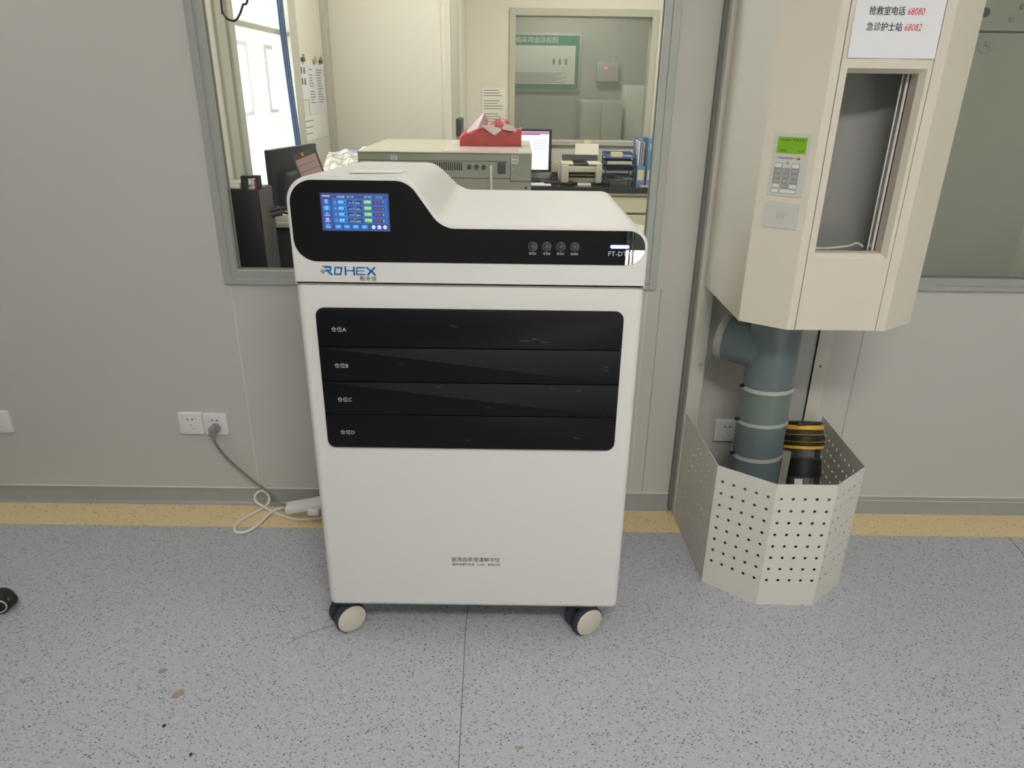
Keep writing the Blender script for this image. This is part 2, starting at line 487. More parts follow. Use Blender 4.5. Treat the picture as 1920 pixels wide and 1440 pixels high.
# panel joints of the wall facing the camera
sm = MB()
for x, z0, z1, mi in ((-0.945, 0.064, 0.853, 0), (-1.0, 0, 0, 1), (0.447, 0.064, 0.853, 0), (0.494, 0.064, 0.853, 1), (1.199, 0.064, 0.862, 1)):
    if z1 > z0:
        sm.box(x - 0.0011, x + 0.0011, -0.0008, 0.001, z0, z1, 0, 1, mi)
struct('trim_4', sm, ['pale_line', 'seam_dark'])
# cove base
cove = [(0.0, 0.066), (-0.004, 0.066), (-0.004, 0.061), (-0.0025, 0.060), (-0.0025, 0.020), (-0.006, 0.009), (-0.014, 0.003), (-0.022, 0.0013), (0.0, 0.0013)]
bb = MB()
for x0, x1 in ((-4.2, 0.60), (1.095, 4.2)):
    bb.add(b_prism(cove, x0, x1, 'x'))
struct('baseboard_back', bb, 'base', None, 25)
bl = MB().box(-4.2, 0.60, -0.0046, -0.0005, 0.0655, 0.0685); bl.box(1.095, 4.2, -0.0046, -0.0005, 0.0655, 0.0685)  # pale strips drawn as the highlight lines of the cove base
bl.box(1.095, 4.2, -0.0052, -0.0030, 0.0475, 0.0492)
struct('baseboard_back_highlight', bl, 'pale_line')

# windows in the wall facing the camera
def framed(name, x0, x1, z0, z1, y0, y1, w, mats='alu', glass='glass', sub=True, wb=None):
    r = sroot(name, ((x0 + x1) / 2, (y0 + y1) / 2, z0))
    wb = wb or w
    f = MB()
    ym = y0 + 0.012
    # outer flat frame, stepped inner stop, gasket
    def ring(a0, a1, b0, b1, wi, wbt, ya, yb, mi):
        f.box(a0, a0 + wi, ya, yb, b0, b1, 0.0012, 1, mi); f.box(a1 - wi, a1, ya, yb, b0, b1, 0.0012, 1, mi)
        f.box(a0 + wi, a1 - wi, ya, yb, b0, b0 + wbt, 0.0012, 1, mi); f.box(a0 + wi, a1 - wi, ya, yb, b1 - wi, b1, 0.0012, 1, mi)
    ring(x0, x1, z0, z1, w * 0.55, wb * 0.42, y0, y1, 0)
    if sub:
        ring(x0 + w * 0.50, x1 - w * 0.50, z0 + wb * 0.40, z1 - w * 0.5, w * 0.52, wb * 0.62, y0 + 0.006, y1 - 0.02, 0)
        ring(x0 + w * 0.98, x1 - w * 0.98, z0 + wb * 0.98, z1 - w * 0.98, 0.004, 0.004, y0 + 0.03, y0 + 0.044, 1)
    obj('window_frame', f, [mats, 'alu_dark'], r)
    gx = w * 0.9
    obj('glass_pane', MB().add(b_quad((x0 + gx, y0 + 0.037, z0 + wb * 0.9), (x1 - gx, y0 + 0.037, z0 + wb * 0.9), (x1 - gx, y0 + 0.037, z1 - gx), (x0 + gx, y0 + 0.037, z1 - gx))), glass, r)
    return r
w1 = framed('window_1', *W1, -0.012, 0.034, 0.044, 'alu', 'glass', True, 0.046)
framed('window_2', *W2, -0.012, 0.034, 0.044, 'alu', 'glass_dim', True, 0.040)
# daylight openings behind the camera
r = sroot('door_1', (1.58, -4.95, 0))
f = MB(); f.box(0.90, 0.925, -4.98, -4.92, 0, 2.25); f.box(2.21, 2.25, -4.98, -4.92, 0, 2.25); f.box(0.925, 2.21, -4.98, -4.92, 2.19, 2.25); f.box(0.925, 2.21, -4.98, -4.92, 0, 0.02)
f.box(0.955, 0.963, -4.97, -4.93, 0.02, 2.19); f.box(0.985, 0.991, -4.97, -4.93, 0.02, 2.19)
obj('door_frame', f, 'alu', r)
obj('glass_pane', MB().add(b_quad((0.925, -4.95, 0.02), (2.21, -4.95, 0.02), (2.21, -4.95, 2.19), (0.925, -4.95, 2.19))), 'glass', r)
struct('ground', MB().box(-8, 8, -14, -4.95, -0.2, -0.02), 'ground')
struct('wall_backdrop', MB().box(-8, 8, -6.6, -6.15, -0.02, 2.6), 'backdrop')  # unseen dark wall added to end the bright reflection in the panel

# ceiling lamps of the room
def lamp(x, y, power, sx=1.15, sy=0.55, col=(1.0, 0.97, 0.92), z=H, where=''):
    t = thing('ceiling_light', 'flush rectangular ceiling light panel ' + where, 'ceiling light', (x, y, z - 0.03), 'ceiling light panels')
    fr = MB(); w = 0.02
    fr.box(x - sx / 2, x + sx / 2, y - sy / 2, y + sy / 2, z - 0.012, z - 0.001)
    fr.box(x - sx / 2, x - sx / 2 + w, y - sy / 2, y + sy / 2, z - 0.03, z - 0.012); fr.box(x + sx / 2 - w, x + sx / 2, y - sy / 2, y + sy / 2, z - 0.03, z - 0.012)
    fr.box(x - sx / 2 + w, x + sx / 2 - w, y - sy / 2, y - sy / 2 + w, z - 0.03, z - 0.012); fr.box(x - sx / 2 + w, x + sx / 2 - w, y + sy / 2 - w, y + sy / 2, z - 0.03, z - 0.012)
    obj('housing', fr, 'white', t)
    obj('diffuser', MB().box(x - sx / 2 + w, x + sx / 2 - w, y - sy / 2 + w, y + sy / 2 - w, z - 0.022, z - 0.013), 'diffuser', t)
    li = bpy.data.lights.new('lamp_light', 'AREA'); li.shape = 'RECTANGLE'; li.size = sx - 0.08; li.size_y = sy - 0.08; li.energy = power; li.color = col
    lo = bpy.data.objects.new('lamp_light', li); COL.objects.link(lo); lo.location = (0, 0, -0.012); lo.parent = t
    return t
lamp(0.35, -2.9, 58, where='nearest the wide window')
lamp(2.7, -1.9, 13, where='above the tube station side')
lamp(-1.9, -0.75, 6.5, where='above the bare wall side')
lamp(0.6, -4.2, 12, where='near the glass door')

# ================================================================== ROOM BEHIND THE GLASS
struct('floor_inner', MB().box(-1.15, 3.2, 0.1, 4.1, -0.1, 0.0), 'floor')
struct('ceiling_inner', MB().box(-3.0, 3.2, 0.1, 6.9, 2.75, 2.85), 'ceil')
# left side wall of that room with a tall opening into the bright passage
struct('wall_inner_left', wall_mb('x', -1.12, -1.05, 0.1, 4.0, 0, 2.75, [(0.583, 1.282, 0.0, 2.6)]), 'inner_wall')
struct('wall_inner_block', MB().box(-1.05, -0.40, 2.0, 4.0, 0, 2.75), 'inner_wall')
struct('wall_inner_back', wall_mb('y', 4.0, 4.1, -1.12, 3.2, 0, 2.75, [(-0.05, 1.12, 1.02, 2.04)]), 'inner_wall')
struct('wall_inner_right', MB().box(3.2, 3.3, 0.1, 4.1, 0, 2.75), 'inner_wall')
# strips and jambs along the left wall
tm = MB()
tm.box(-1.05, -1.040, 0.437, 0.526, 0, 2.75, 0, 1, 0)
tm.box(-1.06, -1.030, 0.526, 0.583, 0, 2.6, 0.002, 1, 1)
tm.box(-1.06, -1.030, 1.282, 1.40, 0, 2.6, 0.002, 1, 1)
tm.box(-1.11, -1.04, 0.583, 1.282, 1.668, 1.69, 0.002, 1, 1)
struct('trim_5', tm, ['inner_grey', 'inner_grey'])
cm = MB(); cm.box(-1.05, -1.02, 1.93, 2.0, 0, 2.75, 0.002, 1, 0); cm.box(-0.41, -0.392, 1.985, 2.01, 0, 2.75, 0.002, 1, 1); cm.box(-0.40, -0.394, 2.45, 3.1, 0, 2.75, 0.001, 1, 0)
struct('trim_6', cm, ['inner_grey', 'inner_wall'])
# bright passage
struct('floor_passage', MB().box(-2.7, -1.12, 0.1, 6.8, -0.1, 0.0), 'white_room')
struct('wall_passage_left', wall_mb('x', -2.70, -2.60, 0.1, 6.8, 0, 2.75, [(0.5, 4.3, 0.7, 2.6), (4.70, 5.22, 1.19, 1.84), (5.74, 6.14, 1.19, 1.84)]), 'white_room')  # longest opening is out of view, added to flood the passage with daylight
struct('wall_passage_end', MB().box(-2.7, -1.12, 6.8, 6.9, 0, 2.75), 'white_room')
struct('wall_passage_right', MB().box(-1.13, -1.121, 1.45, 6.8, 0, 2.75), 'white_room')
struct('wall_passage_near', MB().box(-2.7, -1.12, 0.11, 0.14, 0, 2.75), 'white_room')
for k, (a, c) in enumerate(((4.70, 5.22), (5.74, 6.14))):
    r = sroot('window_%d' % (5 + k), (-2.62, (a + c) / 2, 1.19))
    f = MB(); w = 0.05
    f.box(-2.66, -2.59, a, a + w, 1.19, 1.84); f.box(-2.66, -2.59, c - w, c, 1.19, 1.84)
    f.box(-2.66, -2.59, a + w, c - w, 1.80, 1.84); f.box(-2.66, -2.59, a + w, c - w, 1.19, 1.22)
    obj('window_frame', f, 'poster_frame', r)
    obj('window_sill', MB().box(-2.60, -2.54, a - 0.05, c + 0.05, 1.15, 1.185, 0.003), 'white_room', r)
# dim room beyond the inner window
r = sroot('window_4', (0.53, 4.05, 1.02))
f = MB()
for a, c, z0, z1 in ((-0.055, -0.008, 1.02, 2.045), (1.073, 1.122, 1.02, 2.045), (-0.008, 1.073, 1.99, 2.045), (-0.008, 1.073, 1.02, 1.06)):
    f.box(a, c, 3.975, 4.11, z0, z1, 0.003, 1, 0)
obj('window_frame', f, ['inner_grey'], r)
obj('glass_pane', MB().add(b_quad((-0.008, 4.03, 1.06), (1.073, 4.03, 1.06), (1.073, 4.03, 1.99), (-0.008, 4.03, 1.99))), 'glass_dim', r)
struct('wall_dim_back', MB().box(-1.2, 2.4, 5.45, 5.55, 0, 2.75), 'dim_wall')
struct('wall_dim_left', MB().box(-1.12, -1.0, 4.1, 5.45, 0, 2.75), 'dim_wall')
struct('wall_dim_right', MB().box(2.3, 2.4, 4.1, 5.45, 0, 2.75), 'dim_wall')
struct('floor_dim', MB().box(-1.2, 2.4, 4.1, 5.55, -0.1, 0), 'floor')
lamp(0.75, 2.6, 26, 1.0, 0.5, (1.0, 0.96, 0.86), 2.75, 'above the middle of the room behind glass')
lamp(-0.1, 1.25, 10, 1.0, 0.4, (1.0, 0.96, 0.86), 2.75, 'added above the instrument to brighten the wall block')  # unseen second lamp added to lift the wall block
lamp(0.5, 4.75, 17, 0.6, 0.3, (1.0, 0.98, 0.94), 2.75, 'added to brighten the dim room with the green poster')  # unseen lamp added so the dim room is not too dark

# ================================================================== THAWING CABINET
YF = -0.70
t = thing('thawing_cabinet', 'white wheeled plasma thawing cabinet with black drawers, touch screen and stepped top', 'medical cabinet', (-0.10, -0.40, 0))
CAB = t
b = b_prism([(-0.508, -0.70), (0.306, -0.70), (0.306, -0.10), (-0.508, -0.10)], 0.107, 1.0390, 'z')
ed = [e for e in b.edges if abs(e.verts[0].co.z - e.verts[1].co.z) > 0.5 or max(e.verts[0].co.z, e.verts[1].co.z) < 0.2]
bmesh.ops.bevel(b, geom=ed, offset=0.019, segments=5, affect='EDGES', profile=0.5)
obj('body', b, 'white', t, 40)
obj('seam', MB().add(b_prism(rpoly([(-0.5068, -0.6986, 0.012), (0.3048, -0.6986, 0.012), (0.3048, -0.1014, 0.012), (-0.5068, -0.1014, 0.012)]), 1.0380, 1.0440, 'z')), 'seam_line', t)
head = rpoly([(-0.508, 1.0405, 0.003), (0.306, 1.0405, 0.003), (0.306, 1.1815, 0.046), (-0.160, 1.1815, 0.060), (-0.232, 1.2850, 0.060), (-0.508, 1.2850, 0.058)], 9)
hb = b_prism(head, YF, -0.10, 'y', 0.0065, 4)
for v_ in hb.verts:                                   # the raised part falls slightly towards the wall
    if v_.co.z > 1.19: v_.co.z -= (v_.co.y - YF) / 0.6 * 0.026 * min(1.0, (v_.co.z - 1.19) / 0.08)
obj('head', hb, 'white', t, 40)
pan = rpoly([(-0.4995, 1.0955, 0.050), (0.2985, 1.0955, 0.040), (0.2985, 1.1735, 0.0385), (-0.1635, 1.1735, 0.062), (-0.236, 1.2765, 0.056), (-0.4995, 1.2765, 0.052)], 10)
pn = obj('control_panel', MB().add(b_prism(pan, YF - 0.0022, YF + 0.004, 'y', 0.0006, 1)), 'gloss_black', t, 40)
YP = YF - 0.0022
# touch screen
dm = ['black', 'ui_bg', 'ui_row', 'ui_btn', 'ui_dark', 'ui_green', 'ui_white', 'ui_red', 'ui_cyan', 'ui_line']
d = MB(); SX0, SX1, SZ0, SZ1 = -0.4300, -0.2790, 1.1665, 1.2490
d.box(SX0 - 0.0015, SX1 + 0.0015, YP - 0.0008, YP + 0.001, SZ0 - 0.0015, SZ1 + 0.0015, 0, 1, 0)
def ui(u0, u1, v0, v1, mi, lev, rr=0.0):
    x0 = SX0 + (SX1 - SX0) * u0; x1 = SX0 + (SX1 - SX0) * u1; z1 = SZ1 - (SZ1 - SZ0) * v0; z0 = SZ1 - (SZ1 - SZ0) * v1
    y = YP - 0.0009 - 0.00008 * lev
    if rr:
        b = bmesh.new(); b.faces.new([b.verts.new((p[0], y, p[1])) for p in rrect(x0, x1, z0, z1, rr, 5)]); d.add(b, None, mi)
    else:
        d.add(b_quad((x0, y, z0), (x1, y, z0), (x1, y, z1), (x0, y, z1)), None, mi)
def uit(u, v, body, size, mi, lev=4, align='CENTER', bold=0.0):
    x = SX0 + (SX1 - SX0) * u; z = SZ1 - (SZ1 - SZ0) * v
    d.add(b_text(body, size, align, 0.0, 0, bold), face_front(x, YP - 0.0009 - 0.00008 * lev, z), mi)
ui(0, 1, 0, 1, 1, 0)
ui(0.17, 0.985, 0.045, 0.15, 9, 1); ui(0.173, 0.982, 0.055, 0.14, 1, 2)
uit(0.085, 0.08, 'ROHEX', 0.0052, 6, 4, 'CENTER', 0.0002)
uit(0.30, 0.10, '水浴温度:', 0.0046, 6); uit(0.44, 0.10, '37.1℃', 0.0055, 6)
uit(0.70, 0.10, '运行状态:', 0.0042, 6); uit(0.86, 0.10, '已启动', 0.0052, 8, 4, 'CENTER', 0.0001)
icons = ['回', 'O', '❖', '▦', '凸']
for k in range(5):
    v0 = 0.165 + 0.162 * k
    ui(0.03, 0.135, v0, v0 + 0.13, 3 if k == 1 else 2, 1, 0.001)
    uit(0.082, v0 + 0.05, ['回', 'O', '心', '圖', '凸'][k], 0.0075, 6)
    uit(0.082, v0 + 0.107, ['首页', '解冻', '报警记录', '数据查询', '系统设置'][k], 0.0030, 6)
rows = [('仓位A', '37.1℃ 20Min', '30:00', '7'), ('仓位B', '37.1℃ 20Min', '30:00', '1'), ('仓位C', '37.0℃ 20Min', '30:00', '0'), ('仓位D', '37.0℃ 20Min', '30:00', '0')]
for k, (a, bq, cq, dq) in enumerate(rows):
    v0 = 0.165 + 0.162 * k
    ui(0.165, 0.975, v0, v0 + 0.148, 9, 1); ui(0.168, 0.972, v0 + 0.006, v0 + 0.142, 2, 2)
    ui(0.185, 0.24, v0 + 0.025, v0 + 0.125, 9, 3, 0.0041); ui(0.19, 0.235, v0 + 0.034, v0 + 0.116, 2, 4, 0.0033)
    uit(0.2125, v0 + 0.075, '△', 0.0046, 6, 5)
    ui(0.255, 0.375, v0 + 0.018, v0 + 0.128, 3, 3, 0.001); uit(0.298, v0 + 0.073, '解冻', 0.0056, 6, 4)
    ui(0.335, 0.362, v0 + 0.05, v0 + 0.098, 4, 4, 0.0018)
    ui(0.385, 0.605, v0 + 0.02, v0 + 0.13, 4, 3); uit(0.495, v0 + 0.043, a, 0.0030, 8, 4); uit(0.495, v0 + 0.096, bq, 0.0046, 6, 4)
    ui(0.635, 0.74, v0 + 0.014, v0 + 0.112, 5, 3, 0.001); uit(0.6875, v0 + 0.06, '已完成', 0.0050, 6, 4)
    ui(0.765, 0.935, v0 + 0.03, v0 + 0.125, 4, 3); uit(0.832, v0 + 0.077, cq, 0.0068, 7, 4); uit(0.915, v0 + 0.077, dq, 0.0072, 6, 4)
ui(0.165, 0.975, 0.975, 0.981, 9, 1)
for k in range(4):
    u0 = 0.185 + 0.13 * k
    ui(u0, u0 + 0.095, 0.838, 0.945, 3, 2, 0.0008); uit(u0 + 0.047, 0.893, ['称重', '打印', '暂停', '启动'][k], 0.0042, 6, 4)
for k in range(3):
    u = 0.757 + 0.085 * k
    ui(u - 0.028, u + 0.028, 0.842, 0.945, 6, 2, 0.0042); uit(u, 0.893, ['排水', '进水', '照明'][k], 0.0026, 2, 4)
obj('touch_screen', d, dm, t, 35, 'lit blue touch screen')
# round buttons
for k in range(4):
    x = 0.043 + 0.0318 * k; z = 1.1365
    bt = MB().add(b_cyl((x, YP + 0.001, z), (x, YP - 0.0012, z), 0.0112, 28, None, 0.0005), None, 0)
    bo = obj('button', bt, 'black', t)
    rg = MB()
    for a0 in range(6):
        arc = [(x + 0.0095 * math.cos(a0 * PI / 3 + 0.12 + 0.8 * j / 6), YP - 0.0012, z + 0.0095 * math.sin(a0 * PI / 3 + 0.12 + 0.8 * j / 6)) for j in range(7)]
        rg.add(b_tube(arc, 0.0004, 5))
    rg.add(b_tube([(x + 0.0022 * math.cos(2 * PI * j / 12), YP - 0.0012, z + 0.0022 * math.sin(2 * PI * j / 12)) for j in range(13)], 0.0005, 5))
    obj('ring_mark', rg, 'ring', bo)
    obj('lettering', MB().add(b_text('仓位' + 'ABCD'[k], 0.0066), face_front(x, YP - 0.0003, z - 0.0165)), 'print_white', bo)
obj('light_halo', MB().add(b_prism(rrect(0.2182, 0.2628, 1.1333, 1.1427, 0.0045), YP - 0.0003, YP + 0.001, 'y')), 'led_halo', t, 35, 'deep blue glow around the light bar')  # the bar's blue halo, built as an emitting rim
obj('status_light', MB().add(b_prism(rrect(0.2195, 0.2615, 1.1345, 1.1415, 0.0033), YP - 0.0008, YP + 0.001, 'y')), 'led_blue', t, 35, 'lit blue-white status light bar')
obj('lettering', MB().add(b_text('FT-DT20', 0.0152, 'LEFT', 0.0001, 0, 0.0001, 1.05), face_front(0.2145, YP - 0.0003, 1.1215)), 'print_white', t)
# maker's mark under the panel
lg = MB(); S = 0.128 / 742.0
def L(px, pz): return (-0.4455 + (px - 150) * S, 1.0845 - (pz - 1145) * S)
def stroke(pts, w=22, mi=0, cl=False):
    P = [L(*p) for p in pts]; n = len(P)
    for i in range(n if cl else n - 1):
        a = Vector(P[i]); c = Vector(P[(i + 1) % n]); dd = (c - a).normalized(); q = Vector((-dd.y, dd.x)) * w * S / 2; e = dd * w * S * 0.42
        lg.add(b_quad((a.x - e.x + q.x, YF - 0.0006 - 0.00002 * i, a.y - e.y + q.y), (a.x - e.x - q.x, YF - 0.0006 - 0.00002 * i, a.y - e.y - q.y), (c.x + e.x - q.x, YF - 0.0006 - 0.00002 * i, c.y + e.y - q.y), (c.x + e.x + q.x, YF - 0.0006 - 0.00002 * i, c.y + e.y + q.y)), None, mi)
stroke([(180, 1148), (292, 1152)], 12); stroke([(215, 1164), (292, 1164), (286, 1204), (222, 1204)], 20); stroke([(240, 1206), (294, 1256)], 30)
stroke([(352, 1165), (440, 1165), (418, 1254), (338, 1254)], 22, 0, True)
stroke([(486, 1158), (486, 1260)], 24); stroke([(600, 1158), (600, 1260)], 24); stroke([(490, 1204), (596, 1204)], 16)
stroke([(740, 1162), (640, 1162), (634, 1254), (745, 1254)], 20); stroke([(645, 1206), (738, 1206)], 12)
stroke([(775, 1160), (822, 1205)], 26); stroke([(876, 1160), (842, 1195)], 26); stroke([(822, 1212), (785, 1256)], 26); stroke([(846, 1218), (878, 1256)], 28)
for (a, c) in ((163, 1218), (206, 1218), (185, 1198), (185, 1240)): stroke([(a - 7, c), (a + 7, c)], 18, 1)
for (a, c) in ((174, 1207), (196, 1207), (174, 1229), (196, 1229)): stroke([(a - 4, c), (a + 4, c)], 9, 1)
lg.add(b_text('融禾信', 0.0125, 'RIGHT', 0.0001, 0, 0.0, 1.18), face_front(-0.3165, YF - 0.0006, 1.0555), 2)
obj('lettering', lg, ['logo_blue', 'logo_grey', 'ink'], t, 35, 'blue and black lettering')
lg2 = MB(); lg2.add(b_text('医用血浆恒温解冻仪', 0.0148, 'CENTER', 0.0001), face_front(-0.093, YF - 0.0004, 0.2715)); lg2.add(b_text('融禾信医疗科技（山东）有限公司', 0.0088, 'CENTER', 0.0001), face_front(-0.092, YF - 0.0004, 0.2555))
obj('lettering', lg2, 'ink', t, 35, 'small black lettering low on the front')
# drawers
DX0, DX1 = -0.4665, 0.2625
obj('drawer_recess', MB().add(b_prism(rrect(DX0, DX1, 0.6165, 0.9855, 0.021), YF - 0.002, YF + 0.003, 'y')), 'black', t)
zs = [0.9835, 0.8905, 0.8880, 0.8010, 0.7985, 0.7122, 0.7103, 0.6185]
for k in range(4):
    z1, z0 = zs[2 * k], zs[2 * k + 1]
    rt = 0.019 if k == 0 else 0.001; rb = 0.019 if k == 3 else 0.001
    dmb = MB().add(b_prism(rpoly([(DX0 + 0.002, z0, rb), (DX1 - 0.002, z0, rb), (DX1 - 0.002, z1, rt), (DX0 + 0.002, z1, rt)], 6), YF - 0.0075, YF - 0.001, 'y', 0.0014, 2))
    zc = [0.933, 0.841, 0.751, 0.661][k]
    sc = dmb
    for (x, z, l, s) in [[(0.03, 0.911, 0.03, 0.0), (0.075, 0.9085, 0.02, -0.1), (0.055, 0.917, 0.016, 0.0), (-0.14, 0.945, 0.02, -0.15), (0.05, 0.915, 0.01, 0.1)], [(0.225, 0.846, 0.014, 0.1), (0.228, 0.838, 0.013, 0), (-0.27, 0.848, 0.01, 0), (-0.1, 0.814, 0.004, 1)], [(-0.2, 0.786, 0.004, 1.2), (-0.18, 0.788, 0.012, 0.3), (0.165, 0.784, 0.011, 0.1), (0.098, 0.786, 0.006, -0.3), (0.22, 0.735, 0.007, 1.1), (0.232, 0.76, 0.008, 1.5), (-0.06, 0.735, 0.012, 0)], [(0.165, 0.653, 0.02, -0.1), (-0.11, 0.643, 0.009, -0.3)]][k]:
        c, q = math.cos(s) * l / 2, math.sin(s) * l / 2
        sc.add(b_quad((x - c, YF - 0.0077, z - q - 0.0004), (x + c, YF - 0.0077, z + q - 0.0004), (x + c * 0.8, YF - 0.0077, z + q + 0.0005), (x - c * 0.8, YF - 0.0077, z - q + 0.0005)), None, 1)
    dr = obj('drawer', dmb, ['drawer_black', 'scratch'], t)
    obj('lettering', MB().add(b_text('仓位' + 'ABCD'[k], 0.0135, 'LEFT', 0.0001), face_front(-0.4315, YF - 0.0077, zc)), 'print_white', dr)
# casters
for (x, y, az) in ((-0.472, -0.655, 0.62), (0.217, -0.655, 0.50), (-0.44, -0.16, 0.9), (0.235, -0.16, 2.4)):
    ax = Vector((math.sin(az), -math.cos(az), 0)); c = Vector((x, y, 0.046))
    cs = obj('caster', MB().add(b_prism(rpoly([(x - 0.03, y - 0.03, 0.008), (x + 0.03, y - 0.03, 0.008), (x + 0.03, y + 0.03, 0.008), (x - 0.03, y + 0.03, 0.008)]), 0.098, 0.108, 'z')).add(b_cyl((x, y, 0.05), (x, y, 0.1), 0.012, 14)).add(b_cyl(c - ax * 0.03, c + ax * 0.03, 0.007, 12)), 'rubber', t)
    for s in (-1, 1):
        w = obj('wheel', MB().add(b_cyl(c + ax * s * 0.010, c + ax * s * 0.032, 0.046, 36, None, 0.004)), 'rubber', cs)
        obj('wheel_cover', MB().add(b_cyl(c + ax * s * 0.0305, c + ax * s * 0.0355, 0.0425, 36, None, 0.003)), 'caster_cap' if s > 0 else 'rubber', cs)
# sheet on the top
pb = bmesh.new()
pts = [(-0.378, -0.633), (-0.266, -0.590), (-0.270, -0.494), (-0.392, -0.496)]
hi_ = [pb.verts.new((p[0], p[1], 1.2864 - (p[1] - YF) / 0.6 * 0.026 + (0.0015 if k == 0 else 0))) for k, p in enumerate(pts)]
lo_ = [pb.verts.new(v_.co - Vector((0, 0, 0.0005))) for v_ in hi_]
pb.faces.new(hi_); pb.faces.new(lo_[::-1])
for k in range(4): pb.faces.new((hi_[k], lo_[k], lo_[(k + 1) % 4], hi_[(k + 1) % 4]))
bmesh.ops.recalc_face_normals(pb, faces=list(pb.faces))
tag(obj('paper_slip', pb, 'paper_cream'), 'cream slip of paper lying on the raised top of the white thawing cabinet', 'paper')

# ================================================================== PNEUMATIC TUBE STATION
ST = thing('pneumatic_tube_station', 'tall cream pneumatic tube station with keypad and open sending window, fixed on the wall', 'tube station', (0.855, -0.26, 0.885))
plan = [(0.62, -0.06), (0.62, -0.44), (0.725, -0.515), (0.985, -0.515), (1.09, -0.44), (1.09, -0.06)]
ZB, ZT = 0.885, 2.60
bm = bmesh.new()
lo = [bm.verts.new((p[0], p[1], ZB)) for p in plan]; hi = [bm.verts.new((p[0], p[1], ZT)) for p in plan]
for i in range(6):
    if i == 2: continue
    k = (i + 1) % 6; bm.faces.new((lo[i], lo[k], hi[k], hi[i]))
bm.faces.new(lo); bm.faces.new(hi)
bmesh.ops.recalc_face_normals(bm, faces=list(bm.faces))
sh = MB().add(bm)
sh.box(0.725, 0.7455, -0.5152, -0.500, ZB, ZT); sh.box(0.9605, 0.985, -0.5152, -0.500, ZB, ZT)
obj('body', sh, 'station', ST, 25)
obj('door_gap', MB().box(0.7453, 0.9607, -0.508, -0.503, ZB + 0.001, ZT), 'slot', ST).name
# remove the gap sheet where the window is: build gap as two slim strips instead
gp = [o for o in ST.children if o.name.startswith('door_gap')][0]
bpy.data.objects.remove(gp)
gm = MB().box(0.7452, 0.7476, -0.511, -0.505, ZB + 0.001, ZT); gm.box(0.9584, 0.9608, -0.511, -0.505, ZB + 0.001, ZT)
obj('door_gap', gm, 'slot', ST)
OX0, OX1, OZ0, OZ1 = 0.764, 0.949, 1.076, 1.5195
dr = obj('door', wall_mb('y', -0.5155, -0.503, 0.7474, 0.9586, ZB + 0.0005, ZT, [(OX0, OX1, OZ0, OZ1)]), 'station', ST)
# bevelled reveal of the opening
def ring_faces(a, ya, c, yc):
    b = bmesh.new()
    A = [b.verts.new((p[0], ya, p[1])) for p in ((a[0], a[2]), (a[1], a[2]), (a[1], a[3]), (a[0], a[3]))]
    B = [b.verts.new((p[0], yc, p[1])) for p in ((c[0], c[2]), (c[1], c[2]), (c[1], c[3]), (c[0], c[3]))]
    for i in range(4): b.faces.new((A[i], A[(i + 1) % 4], B[(i + 1) % 4], B[i]))
    return b
rv = MB()
IN = (OX0 + 0.006, OX1 - 0.010, OZ0 + 0.012, OZ1 - 0.010)
rv.add(ring_faces((OX0, OX1, OZ0, OZ1), -0.5155, IN, -0.500), None, 0)
rv.add(ring_faces(IN, -0.500, IN, -0.462), None, 1)
obj('opening_reveal', rv, ['station', 'station'], ST, 10)
ch = MB()
CX0, CX1, CZ0, CZ1 = OX0 - 0.05, OX1 + 0.04, OZ0 - 0.02, OZ1 + 0.06
ch.add(wall_mb('y', -0.466, -0.462, CX0, CX1, CZ0, CZ1, [(IN[0], IN[1], IN[2], IN[3])]))
b = bmesh.new(); n = 10; rows_ = []
for k in range(n + 1):                              # rounded chamber wall behind the opening
    a = PI * k / n
    x = (CX0 + CX1) / 2 + (CX1 - CX0) / 2 * math.cos(a); y = -0.462 + 0.15 * math.sin(a)
    rows_.append((b.verts.new((x, y, CZ0)), b.verts.new((x, y, CZ1))))
for k in range(n): b.faces.new((rows_[k][0], rows_[k + 1][0], rows_[k + 1][1], rows_[k][1]))
b.faces.new([q[0] for q in rows_]); b.faces.new([q[1] for q in rows_])
ch.add(b)
obj('chamber', ch, 'cavity', ST, 40)
# sliding clear door seen edge-on at the right of the opening
xr = IN[1] - 0.001
obj('rail', MB().add(b_cyl((xr - 0.0030, -0.461, IN[2]), (xr - 0.0030, -0.461, IN[3]), 0.0035, 12)), 'acrylic_edge', ST)
sd = MB(); 
sd.add(b_quad((xr - 0.006, -0.458, IN[2] - 0.01), (xr - 0.008, -0.446, IN[2] - 0.01), (xr - 0.008, -0.446, IN[3] + 0.02), (xr - 0.006, -0.458, IN[3] + 0.02)))
obj('sliding_door', sd, 'acrylic', ST)
obj('door_edge', MB().add(b_cyl((xr - 0.0085, -0.446, IN[2] - 0.01), (xr - 0.0085, -0.446, IN[3] + 0.02), 0.0016, 8)), 'acrylic_edge', ST)
lip = smooth_path([(IN[0], -0.458, IN[2] + 0.004), (IN[0] + 0.05, -0.45, IN[2] + 0.001), (IN[0] + 0.11, -0.44, IN[2] + 0.006), (IN[0] + 0.135, -0.435, IN[2] + 0.013), (IN[0] + 0.15, -0.44, IN[2] + 0.004)])
obj('tray_lip', MB().add(b_tube(lip, 0.003, 8)), 'keypad', ST)
